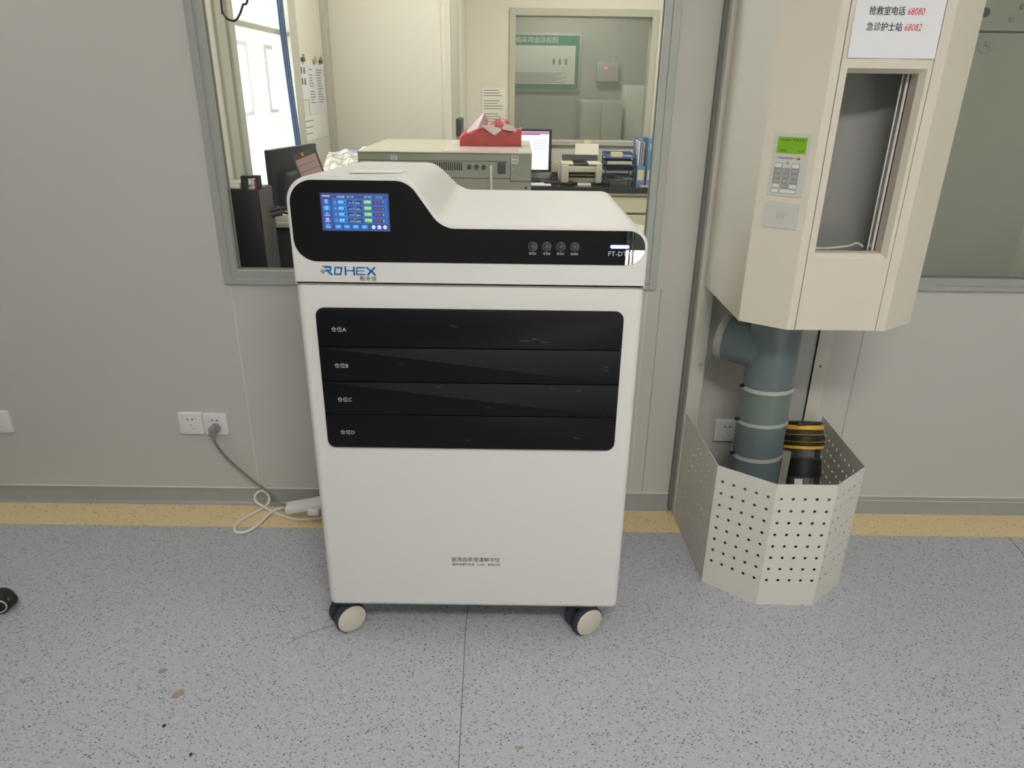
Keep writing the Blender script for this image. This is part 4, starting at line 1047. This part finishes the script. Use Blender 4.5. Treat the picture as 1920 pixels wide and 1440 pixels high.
# computer tower and things on it
t = thing('computer_tower', 'black computer tower just behind the glass, beside the window frame', 'computer', (-0.94, 0.23, 0.775))
obj('case', MB().box(-1.01, -0.871, 0.16, 0.30, 0.776, 1.138, 0.005, 2), 'black', t)
obj('side_panel', MB().box(-0.8715, -0.868, 0.165, 0.297, 0.79, 1.133, 0.001, 1), 'clip_board', t)
t = thing('paper_stack', 'small stack of papers on top of the black computer tower', 'papers', (-0.97, 0.29, 1.128))
obj('sheets', MB().box(-1.005, -0.937, 0.175, 0.29, 1.1385, 1.152, 0.001, 1), 'paper_cream', t)
obj('cover_card', MB().box(-1.002, -0.94, 0.18, 0.285, 1.1521, 1.1545), 'inner_grey', t)
t = thing('desk_bracket', 'black arched bracket with a red inner end on the computer tower', 'bracket', (-0.94, 0.30, 1.128))
b = MB(); y0, y1 = 0.18, 0.215
b.box(-0.932, -0.919, y0, y1, 1.1385, 1.172, 0.001, 1); b.box(-0.932, -0.873, y0, y1, 1.172, 1.180, 0.001, 1); b.box(-0.880, -0.873, y0, y1, 1.1385, 1.172, 0.001, 1)
obj('frame', b, 'black_soft', t)
obj('inner_end', MB().box(-0.888, -0.8805, y0 + 0.002, y1, 1.1385, 1.170, 0.001, 1), 'red', t)
for k, (xa, za) in enumerate(((-0.84, 1.055), (-0.83, 1.035))):
    tag(obj('signal_cable', MB().add(b_tube(smooth_path([(-0.866, 0.25 + 0.02 * k, za), (-0.835, 0.26 + 0.02 * k, za + 0.008), (-0.805, 0.28 + 0.02 * k, za - 0.01), (-0.795 + 0.02 * k, 0.30 + 0.03 * k, za - 0.07), (-0.80 + 0.03 * k, 0.31 + 0.03 * k, za - 0.14), (-0.81 + 0.05 * k, 0.32 + 0.03 * k, 0.781)]), 0.0038, 8)).add(b_cyl((-0.867, 0.25 + 0.02 * k, za), (-0.835, 0.26 + 0.02 * k, za + 0.006), 0.008, 10)), 'black' ), ['black cable leaving the upper socket of the computer tower', 'black cable leaving the lower socket of the computer tower'][k], 'cable')
# clipboard leaning on the monitor
t = thing('clipboard', 'grey clipboard with a pinkish printed form leaning in front of the black monitor', 'clipboard', (-0.775, 0.42, 1.1))
pc = Vector((-0.773, 0.46, 1.186)); uc = Vector((0.081, 0.0, 0.031)).normalized(); vc = Vector((-0.34, 0.25, 1.0)); vc = (vc - uc * vc.dot(uc)).normalized(); nc = uc.cross(vc)
TCm = face_plane(pc, uc, vc, nc)
b = MB().box(-0.048, 0.048, -0.20, 0.055, -0.003, 0.0, 0.001, 1); b.bm.transform(TCm); obj('board', b, 'clip_board', t)
b = MB().box(-0.041, 0.041, -0.19, 0.036, 0.0004, 0.001, 0, 1, 0)
for k in range(9):
    b.box(-0.037, 0.037 - 0.01 * (k % 3), 0.022 - 0.012 * k, 0.0245 - 0.012 * k, 0.001, 0.0013, 0, 1, 2 if k % 2 else 1)
b.bm.transform(TCm); obj('form_sheet', b, ['form_pink', 'form_blue', 'ink_grey'], t)
b = MB().box(-0.011, -0.003, 0.040, 0.054, 0.0, 0.006, 0.001, 1); b.bm.transform(TCm); obj('clip', b, 'yellow', t)
# crumpled printed sheets
t = thing('crumpled_form', 'crumpled pale form with printed boxes heaped between the clipboard and the instrument', 'paper', (-0.8, 0.9, 1.1))
b = bmesh.new(); n = 14; V = []
for i in range(n + 1):
    row = []
    for k in range(n + 1):
        u, v_ = i / n, k / n
        x = -0.875 + 0.20 * u + 0.02 * v_; y = 0.92 + 0.20 * v_ + 0.02 * math.sin(6 * u)
        top = 1.195 - 0.08 * max(0, 0.35 - u) + 0.012 * math.sin(2.2 * u * PI + 1.2)
        z = 1.07 + (top - 1.07) * (v_ ** 0.8) + 0.009 * math.sin(14 * u + 9 * v_) + random.uniform(-0.003, 0.003)
        row.append(b.verts.new((x, y, z)))
    V.append(row)
for i in range(n):
    for k in range(n): b.faces.new((V[i][k], V[i + 1][k], V[i + 1][k + 1], V[i][k + 1]))
lin_ = bmesh.new()
def ptat(u, v_):
    i = min(n - 1, int(u * n)); k = min(n - 1, int(v_ * n)); return V[i][k].co.copy()
lines_ = MB()
for v_ in (0.15, 0.35, 0.55, 0.75, 0.92):
    lines_.add(b_tube([ptat(i / n, v_) + Vector((0, -0.002, 0.002)) for i in range(0, n)], 0.0011, 5))
for u in (0.2, 0.42, 0.63, 0.82):
    lines_.add(b_tube([ptat(u, 0.1 + 0.06 * k) + Vector((0, -0.002, 0.002)) for k in range(0, 14)], 0.0009, 5))
lin_.free()
b2 = b.copy(); b.free()
bmesh.ops.solidify(b2, geom=list(b2.faces), thickness=0.001)
obj('sheet', b2, 'paper_cream', t, 20); obj('printed_lines', lines_, 'ink_grey', t)
tag(obj('cardboard_carton', MB().box(-0.85, -0.66, 1.0, 1.17, 0.776, 1.062, 0.004), 'black_soft'), 'dark box on the bench under the crumpled form', 'box')
t = thing('document_case', 'blue document case with lavender lid on the bench beside the instrument', 'document case', (-0.82, 1.35, 0.776))
obj('case_body', MB().box(-0.875, -0.70, 1.22, 1.44, 0.776, 1.148, 0.003), 'blue_dark', t)
obj('case_lid', MB().box(-0.878, -0.697, 1.216, 1.444, 1.149, 1.168, 0.003), 'lavender', t)
# papers on the left inner wall
for k, (y0, y1, z0, z1, lab) in enumerate(((1.56, 1.90, 1.325, 1.566, 'printed notice hanging on the cream side wall, upper right of the three'), (1.42, 1.56, 1.40, 1.572, 'narrow printed strips hanging on the cream side wall beside the blue cables'), (1.43, 1.88, 1.205, 1.325, 'handwritten sheet at the bottom of the notices on the cream side wall'))):
    t = thing('wall_notice', lab, 'notice', (-1.048, (y0 + y1) / 2, z0), 'notices on the side wall behind glass')
    obj('sheet', MB().box(-1.0490, -1.0475 + 0.001 * (2 - k), y0, y1, z0, z1), 'paper' if k != 2 else 'paper_cream', t)
    b = MB(); zz = z1 - 0.025; yy0, yy1 = y0 + 0.03, y1 - 0.03
    x = -1.0470 + 0.001 * (2 - k)
    while zz > z0 + (0.06 if k != 2 else 0.03):
        if k == 1:
            for c in range(2): b.box(x - 0.0008, x, yy0 + 0.05 * c, yy0 + 0.03 + 0.05 * c, zz - 0.03, zz, 0, 1)
            zz -= 0.05
        else:
            ym = (yy0 + yy1) / 2
            if random.random() < 0.85: b.box(x - 0.0008, x, yy0, ym - 0.03 - random.uniform(0, 0.06), zz - 0.004, zz)
            if k == 0 and random.random() < 0.9: b.box(x - 0.0008, x, ym + 0.01, yy1 - random.uniform(0, 0.05), zz - 0.004, zz)
            zz -= 0.013 if k == 0 else 0.03
    obj('printed_lines', b, 'ink_grey', t)
for k, y in enumerate((1.50, 1.72, 1.84)):
    tag(obj('binder_clip', MB().box(-1.0495, -1.036, y - 0.018, y + 0.018, 1.572, 1.590, 0.002).add(b_tube([(-1.04, y - 0.01, 1.588), (-1.04, y - 0.012, 1.604), (-1.04, y + 0.012, 1.604), (-1.04, y + 0.01, 1.588)], 0.0018, 6)), 'kraft' if k == 1 else 'clip_board'), ['grey clip holding the narrow strips on the cream wall', 'brown clip above the middle of the notices on the cream wall', 'grey clip at the right end above the notices on the cream wall'][k], 'clip', 'clips above the notices')
# cables in the opening
for k in range(5):
    y = 1.095 + 0.017 * k
    tag(obj('network_cable', MB().add(b_tube(smooth_path([(-1.022 - 0.003 * (k % 2), y, 2.60), (-1.022, y + 0.01, 1.8), (-1.024, y + 0.04, 1.5), (-1.022, y + 0.075, 1.2), (-1.022, y + 0.08, 0.95), (-1.022, y + 0.08, 0.78)]), 0.0042, 8)), 'cable_blue' if k % 2 == 0 else 'logo_grey'), 'thin blue or white cable in the vertical bundle beside the bright doorway', 'cable', 'cables beside the bright doorway')
tag(obj('hanging_cable', MB().add(b_tube(smooth_path([(-0.946, 0.25, 2.75), (-0.944, 0.25, 2.2), (-0.946, 0.25, 1.72), (-0.946, 0.25, 1.685), (-0.934, 0.25, 1.662), (-0.910, 0.25, 1.656), (-0.893, 0.25, 1.672), (-0.878, 0.25, 1.70), (-0.855, 0.25, 1.76), (-0.84, 0.25, 2.2), (-0.84, 0.25, 2.75)]), 0.0035, 8)), 'black'), 'black cable hanging in a loop at the top of the window', 'cable')
# far counter with printer, trays, monitor
t = thing('counter_cabinet', 'cream drawer cabinet under the black counter behind the glass', 'cabinet', (0.9, 3.72, 0))
obj('body', MB().box(-0.38, 2.2, 3.47, 3.99, 0, 0.708), 'cab_edge', t)
for i, (x0, x1) in enumerate(((-0.37, 0.12), (0.125, 0.60), (0.73, 1.42), (1.43, 2.19))):
    for z0, z1 in ((0.685, 0.705), (0.555, 0.675), (0.08, 0.535)):
        obj('drawer_front' if z0 > 0.1 else 'door', MB().box(x0, x1, 3.45, 3.471, z0, z1, 0.002, 1), 'cab', t)
tag(obj('countertop', MB().box(-0.39, 2.3, 3.43, 3.99, 0.709, 0.750, 0.002, 1), 'counter'), 'long black countertop behind the glass carrying the printer and trays', 'countertop')
t = thing('computer_monitor', 'lit monitor with a white page on the black counter behind the instrument', 'monitor', (0.16, 3.80, 0.75))
obj('screen_case', MB().box(-0.10, 0.297, 3.78, 3.81, 0.822, 1.158, 0.004), 'black_soft', t)
s = MB(); ys = 3.7795
s.add(b_quad((-0.088, ys, 0.842), (0.275, ys, 0.842), (0.275, ys, 1.140), (-0.088, ys, 1.140)), None, 0)
s.add(b_quad((-0.088, ys - 0.0005, 1.118), (0.275, ys - 0.0005, 1.118), (0.275, ys - 0.0005, 1.138), (-0.088, ys - 0.0005, 1.138)), None, 1)
s.add(b_quad((-0.088, ys - 0.001, 1.112), (0.20, ys - 0.001, 1.112), (0.20, ys - 0.001, 1.120), (-0.088, ys - 0.001, 1.120)), None, 2)
for k in range(4): s.add(b_quad((0.15, ys - 0.0005, 1.07 - 0.02 * k), (0.26, ys - 0.0005, 1.07 - 0.02 * k), (0.26, ys - 0.0005, 1.073 - 0.02 * k), (0.15, ys - 0.0005, 1.073 - 0.02 * k)), None, 3)
obj('screen', s, ['screen_white', 'scr_purple', 'scr_red', 'scr_grey'], t)
obj('stand', MB().box(0.06, 0.13, 3.79, 3.83, 0.76, 0.85, 0.003).box(-0.02, 0.21, 3.70, 3.90, 0.7505, 0.762, 0.003), 'black', t)
tag(obj('keyboard', MB().box(0.24, 0.365, 3.60, 3.70, 0.7526, 0.768, 0.003), 'black'), 'black keypad between the lit monitor and the printer', 'keypad')
tag(obj('desk_phone', MB().box(0.30, 0.355, 3.74, 3.84, 0.7505, 0.80, 0.006).box(0.30, 0.352, 3.735, 3.76, 0.80, 0.83, 0.006), 'black_soft'), 'dark desk phone between the lit monitor and the printer', 'phone')
tag(obj('paper_sheet', MB().box(0.09, 0.29, 3.50, 3.66, 0.7503, 0.7525), 'paper'), 'white sheet lying flat on the black counter below the lit monitor', 'paper')
tag(obj('terminal_box', MB().box(0.302, 0.362, 3.84, 3.92, 0.7505, 0.90, 0.006), 'printer'), 'small beige box behind the phone, beside the printer', 'box')
t = thing('printer', 'grey and cream laser printer on the black counter', 'printer', (0.53, 3.70, 0.75))
b = MB(); b.box(0.370, 0.430, 3.55, 3.80, 0.765, 0.905, 0.010, 3); b.box(0.645, 0.695, 3.55, 3.80, 0.765, 0.905, 0.010, 3); b.box(0.43, 0.645, 3.58, 3.80, 0.855, 0.905, 0.004); b.box(0.43, 0.645, 3.62, 3.80, 0.765, 0.80, 0.003)
obj('body', b, 'printer', t)
obj('front_panel', MB().box(0.425, 0.650, 3.553, 3.575, 0.848, 0.895, 0.008, 3), 'printer', t)
obj('top_cover', MB().box(0.372, 0.465, 3.555, 3.80, 0.905, 0.918, 0.004).box(0.585, 0.693, 3.555, 3.80, 0.905, 0.918, 0.004), 'printer_white', t)
obj('output_tray', MB().box(0.466, 0.584, 3.56, 3.78, 0.903, 0.912, 0.002), 'black', t)
obj('paper_feed', MB().add(b_prism([(3.76, 0.905), (3.83, 0.905), (3.85, 0.960), (3.80, 0.960)], 0.39, 0.68, 'x')).box(0.48, 0.565, 3.72, 3.77, 0.905, 0.935, 0.006), 'black_soft', t)
obj('inner_slot', MB().box(0.432, 0.643, 3.64, 3.66, 0.80, 0.854), 'slot', t)
obj('roller', MB().box(0.434, 0.641, 3.63, 3.638, 0.815, 0.823), 'printer', t)
for x in (0.372, 0.65): obj('foot', MB().box(x, x + 0.04, 3.57, 3.78, 0.7505, 0.766), 'black', t)
tag(obj('feed_sheet', MB().add(b_prism([(3.835, 0.935), (3.838, 0.935), (3.875, 1.045), (3.872, 1.045)], 0.497, 0.690, 'x')), 'paper_cream'), 'blank cream sheet standing in the paper feed of the printer', 'paper')
tag(obj('paper_tab', MB().add(b_prism([(3.850, 0.95), (3.853, 0.95), (3.8945, 1.073), (3.8915, 1.073)], 0.574, 0.626, 'x')), 'label'), 'small cream card sticking up behind the printer sheet', 'card')
tag(obj('paper_sheet', MB().box(0.505, 0.61, 3.545, 3.625, 0.7503, 0.762), 'paper'), 'white printed slip lying in front of the printer slot', 'paper')
tag(obj('mouse', MB().add(b_lathe([(0.005, 0.0), (0.032, 0.004), (0.03, 0.018), (0.016, 0.028), (0.004, 0.031)], (0.45, 3.56, 0.7505), 18)), 'black'), 'round black holder standing in front of the printer', 'holder')
tag(obj('cable_box', MB().box(0.70, 0.76, 3.52, 3.60, 0.7505, 0.785, 0.008), 'black'), 'low black box on the counter in front of the blue letter trays', 'box')
t = thing('letter_tray', 'blue three-level letter tray beside the printer', 'letter tray', (0.84, 3.72, 0.75))
for z in (0.785, 0.858, 0.905, 0.960):
    b = MB(); b.box(0.722, 0.958, 3.58, 3.86, z, z + 0.005, 0.001, 1); b.box(0.722, 0.727, 3.58, 3.86, z, z + 0.026); b.box(0.953, 0.958, 3.58, 3.86, z, z + 0.026); b.box(0.722, 0.958, 3.855, 3.86, z, z + 0.03)
    obj('shelf', b, 'blue', t)
for x in (0.722, 0.951):
    for y in (3.60, 3.845): obj('post', MB().box(x, x + 0.007, y, y + 0.01, 0.7505, 0.985), 'blue_dark', t)
obj('front_strip', MB().box(0.735, 0.93, 3.575, 3.58, 0.912, 0.936), 'inner_grey', t)
def curl(name, x0, x1, y0, y1, z, amp, m, lab, ph=0.0):
    b = bmesh.new(); n = 10; V = []
    for i in range(n + 1):
        for k in (0, 1): V.append(b.verts.new((x0 + (x1 - x0) * i / n, y0 if k == 0 else y1, z + amp * (0.5 + 0.5 * math.sin(ph + 4.5 * i / n)) * (1.0 - 0.5 * k))))
    for i in range(n): b.faces.new((V[2 * i], V[2 * i + 2], V[2 * i + 3], V[2 * i + 1]))
    bmesh.ops.solidify(b, geom=list(b.faces), thickness=0.001)
    return tag(obj(name, b, m), lab, 'paper', 'papers in the letter tray')
curl('loose_paper', 0.74, 0.945, 3.57, 3.82, 0.7985, 0.030, 'paper', 'white curled papers on the lowest level of the blue letter tray', 1.0)
curl('loose_paper', 0.735, 0.95, 3.575, 3.80, 0.7910, 0.004, 'paper_cream', 'cream paper underneath the curled papers in the blue letter tray', 3.4)
curl('loose_paper', 0.74, 0.948, 3.60, 3.82, 0.8645, 0.026, 'pink', 'pink sheet curving up on the middle level of the blue letter tray', 3.6)
tag(obj('card_slip', MB().box(0.765, 0.855, 3.60, 3.68, 0.966, 0.998), 'label'), 'pad of cream slips on the top level of the blue letter tray', 'paper pad')
curl('loose_paper', 0.80, 0.945, 3.62, 3.80, 0.9665, 0.010, 'paper', 'white sheet on the top level of the blue letter tray', 0.4)
for k in range(2):
    x0 = 0.975 + 0.078 * k
    t = thing('magazine_file', ['light blue magazine file stuffed with folders, next to the letter tray', 'light blue magazine file with a tall back by the window jamb'][k], 'file box', (x0 + 0.037, 3.74, 0.75), 'blue magazine files on the counter')
    prof = [(3.60, 0.752), (3.85, 0.752), (3.85, 1.10 + 0.0 * k), (3.80, 1.10), (3.62, 0.90), (3.60, 0.90)]
    b = MB().add(b_prism(prof, x0, x0 + 0.003, 'x')).add(b_prism(prof, x0 + 0.069, x0 + 0.072, 'x')); b.box(x0, x0 + 0.072, 3.60, 3.603, 0.752, 0.90); b.box(x0, x0 + 0.072, 3.847, 3.85, 0.752, 1.10); b.box(x0, x0 + 0.072, 3.60, 3.85, 0.7505, 0.753)
    obj('case', b, 'blue_light', t)
    obj('label_card', MB().box(x0 + 0.012, x0 + 0.06, 3.5985, 3.5998, 0.79, 0.868), 'label', t)
    if k == 1:
        obj('inner_binder', MB().box(x0 + 0.006, x0 + 0.066, 3.63, 3.84, 0.754, 1.108, 0.003), 'blue_light', t)
        obj('binder_label', MB().box(x0 + 0.022, x0 + 0.052, 3.628, 3.6295, 1.02, 1.065), 'label', t)
for k, (dx, h, m, lab) in enumerate(((0.006, 1.085, 'paper', 'white folder at the tray side of the stuffed blue magazine file'), (0.024, 1.098, 'lavender', 'lilac folder in the stuffed blue magazine file'), (0.042, 1.075, 'kraft', 'brown folder in the stuffed blue magazine file'))):
    tag(obj('folder', MB().box(0.975 + dx, 0.975 + dx + 0.012, 3.62, 3.83, 0.754, h, 0.001, 1), m), lab, 'folder', 'folders in the magazine file')
tag(obj('brown_envelope', MB().box(1.0, 1.13, 3.48, 3.58, 0.7503, 0.7525), 'form_pink'), 'flat brownish envelope on the counter in front of the magazine files', 'envelope')
# things on the back wall
t = thing('wall_notice', 'typed notice sheet on the cream back wall above the red pack', 'notice', (-0.18, 3.99, 1.2))
obj('sheet', MB().box(-0.281, -0.085, 3.994, 3.999, 1.13, 1.463), 'paper_cream', t)
b = MB()
for k in range(15):
    if k in (3, 8): continue
    b.box(-0.262, -0.262 + random.uniform(0.10, 0.16), 3.9925, 3.994, 1.440 - 0.020 * k, 1.4445 - 0.020 * k)
obj('printed_lines', b, 'ink_grey', t)
t = thing('wall_box', 'small dark box on the corner wall, half hidden behind the red pack', 'switch box', (-0.392, 2.9, 1.2))
obj('case', MB().box(-0.394, -0.36, 2.70, 2.95, 1.16, 1.27, 0.004), 'instr_dark', t)
t = thing('wall_poster', 'green-bordered white chart on the wall of the dim room beyond the inner window', 'poster', (0.2, 5.44, 1.45))
obj('frame', MB().box(-0.42, 0.645, 5.43, 5.448, 1.43, 1.965, 0.004), 'poster_frame', t)
b = MB().box(-0.40, 0.620, 5.424, 5.431, 1.455, 1.94, 0, 1, 0); b.box(-0.40, 0.585, 5.420, 5.425, 1.50, 1.85, 0, 1, 1)
b.add(b_text('临床用血流程图', 0.06, 'CENTER', 0.0, 0, 0.001), face_front(0.20, 5.4225, 1.895), 1)
for k in range(7): b.box(-0.02, 0.50 - 0.05 * (k % 3), 5.4185, 5.4205, 1.60 - 0.014 * k, 1.604 - 0.014 * k, 0, 1, 2)
for k in range(3): b.box(0.36 + 0.06 * k, 0.385 + 0.06 * k, 5.4185, 5.4205, 1.68, 1.73, 0, 1, 2)
obj('chart', b, ['poster_green', 'poster_white', 'ink_grey'], t)
t = thing('wall_controller', 'grey wall box with a glowing red light in the dim room', 'control box', (0.9, 5.44, 1.6))
obj('case', MB().box(0.80, 1.02, 5.40, 5.448, 1.53, 1.70, 0.006), 'dim_wall', t)
obj('indicator_light', MB().add(b_cyl((0.893, 5.402, 1.650), (0.893, 5.392, 1.650), 0.010, 12)), 'led_red', t)
t = thing('steel_locker', 'pale steel locker in the dim room, below the red light', 'locker', (0.85, 5.2, 0))
obj('case', MB().box(0.62, 1.02, 4.95, 5.42, 0, 1.36, 0.004), 'poster_frame', t)
for x0, x1 in ((0.625, 0.815), (0.825, 1.015)):
    dd = obj('door', MB().box(x0, x1, 4.938, 4.95, 0.05, 1.35, 0.003), 'poster_frame', t)
    obj('handle', MB().box(x1 - 0.03, x1 - 0.018, 4.928, 4.938, 0.80, 0.88, 0.002), 'instr_dark', dd)
t = thing('storage_rack', 'tall dull green cupboard at the right of the dim room', 'cupboard', (1.3, 5.2, 0))
obj('case', MB().box(1.06, 1.62, 5.05, 5.42, 0, 1.50, 0.004), 'panel_green', t)
obj('door', MB().box(1.07, 1.61, 5.04, 5.05, 0.05, 1.48, 0.003), 'panel_green', t)
# grey-green cabinet behind the right window
t = thing('steel_cabinet', 'dusty grey-green cabinet back standing close behind the right window', 'cabinet', (1.60, 0.5, 0))
yb = 0.30
obj('body', MB().box(1.22, 1.855, yb + 0.003, 0.75, 0.0, 2.10, 0.004), 'panel_green', t)
obj('lower_panel', MB().box(1.223, 1.852, yb, yb + 0.003, 0.02, 1.653, 0.001, 1), 'panel_green', t)
obj('upper_panel', MB().box(1.223, 1.852, yb - 0.002, yb + 0.003, 1.659, 2.09, 0.001, 1), 'panel_green', t)
obj('panel_joint', MB().box(1.223, 1.852, yb + 0.001, yb + 0.004, 1.653, 1.659), 'slot', t)
obj('cable_hole', MB().add(b_cyl((1.525, yb - 0.0015, 1.712), (1.525, yb - 0.005, 1.712), 0.0145, 20)), 'slot', t)
for x, z in ((1.640, 1.730), (1.615, 1.692)): obj('bolt', MB().add(b_cyl((x, yb - 0.002, z), (x, yb - 0.008, z), 0.0085, 8)), 'silver', t)
tag(obj('suction_disc', MB().add(b_cyl((1.553, yb - 0.001, 1.620), (1.553, yb - 0.006, 1.620), 0.029, 24, None, 0.002)).add(b_cyl((1.553, yb - 0.006, 1.622), (1.553, yb - 0.014, 1.622), 0.009, 12)), 'tag'), 'round translucent suction disc stuck on the grey-green cabinet', 'suction disc')
tag(obj('carton', MB().box(1.87, 2.20, 0.40, 0.75, 0.62, 1.00, 0.004), 'inner_wall'), 'pale carton standing beside the grey-green cabinet behind the right window', 'carton')
tag(obj('side_table', MB().box(1.865, 2.4, 0.3, 0.9, 0.58, 0.62, 0.003).box(1.86, 1.90, 0.32, 0.36, 0, 0.58).box(2.34, 2.38, 0.32, 0.36, 0, 0.58).box(1.86, 1.90, 0.84, 0.88, 0, 0.58).box(2.34, 2.38, 0.84, 0.88, 0, 0.58), 'cab'), 'cream side table carrying the pale carton behind the right window', 'table')

# ================================================================== CAMERA, LIGHT, WORLD
FPX = 1331.0
pitch = math.atan(FPX / 3180.0); a = 0.0132
F = Vector((0, math.cos(pitch), -math.sin(pitch))); R0 = Vector((1, 0, 0)); U0 = R0.cross(F)
Rv = R0 * math.cos(a) + U0 * math.sin(a); Uv = U0 * math.cos(a) - R0 * math.sin(a)
cam = bpy.data.cameras.new('camera'); cam.sensor_fit = 'HORIZONTAL'; cam.sensor_width = 36.0; cam.lens = 36.0 * FPX / 1920.0; cam.clip_start = 0.05
co = bpy.data.objects.new('camera', cam); COL.objects.link(co)
mw = Matrix.Identity(4)
for i in range(3):
    mw[i][0], mw[i][1], mw[i][2], mw[i][3] = Rv[i], Uv[i], -F[i], (0.0, -2.31, 1.47)[i]
co.matrix_world = mw
SC.camera = co
su = bpy.data.lights.new('sun', 'SUN'); su.energy = 260; su.angle = 0.01; su.color = (1.0, 0.97, 0.92)
so = bpy.data.objects.new('sun', su); COL.objects.link(so); so.rotation_euler = (math.radians(-5), 0, 0); so.location = (0, -8, 8)
w = bpy.data.worlds.new('world'); SC.world = w; w.use_nodes = True
bg = w.node_tree.nodes['Background']; bg.inputs['Color'].default_value = (0.90, 0.95, 1.0, 1); bg.inputs['Strength'].default_value = 10.0
SC.view_settings.view_transform = 'Standard'; SC.view_settings.look = 'None'; SC.view_settings.gamma = 1.0; SC.view_settings.use_curve_mapping = False
SC.view_settings.exposure = 0.0
SC.cycles.use_denoising = True
SC.cycles.max_bounces = 10; SC.cycles.transparent_max_bounces = 16; SC.cycles.sample_clamp_indirect = 6.0
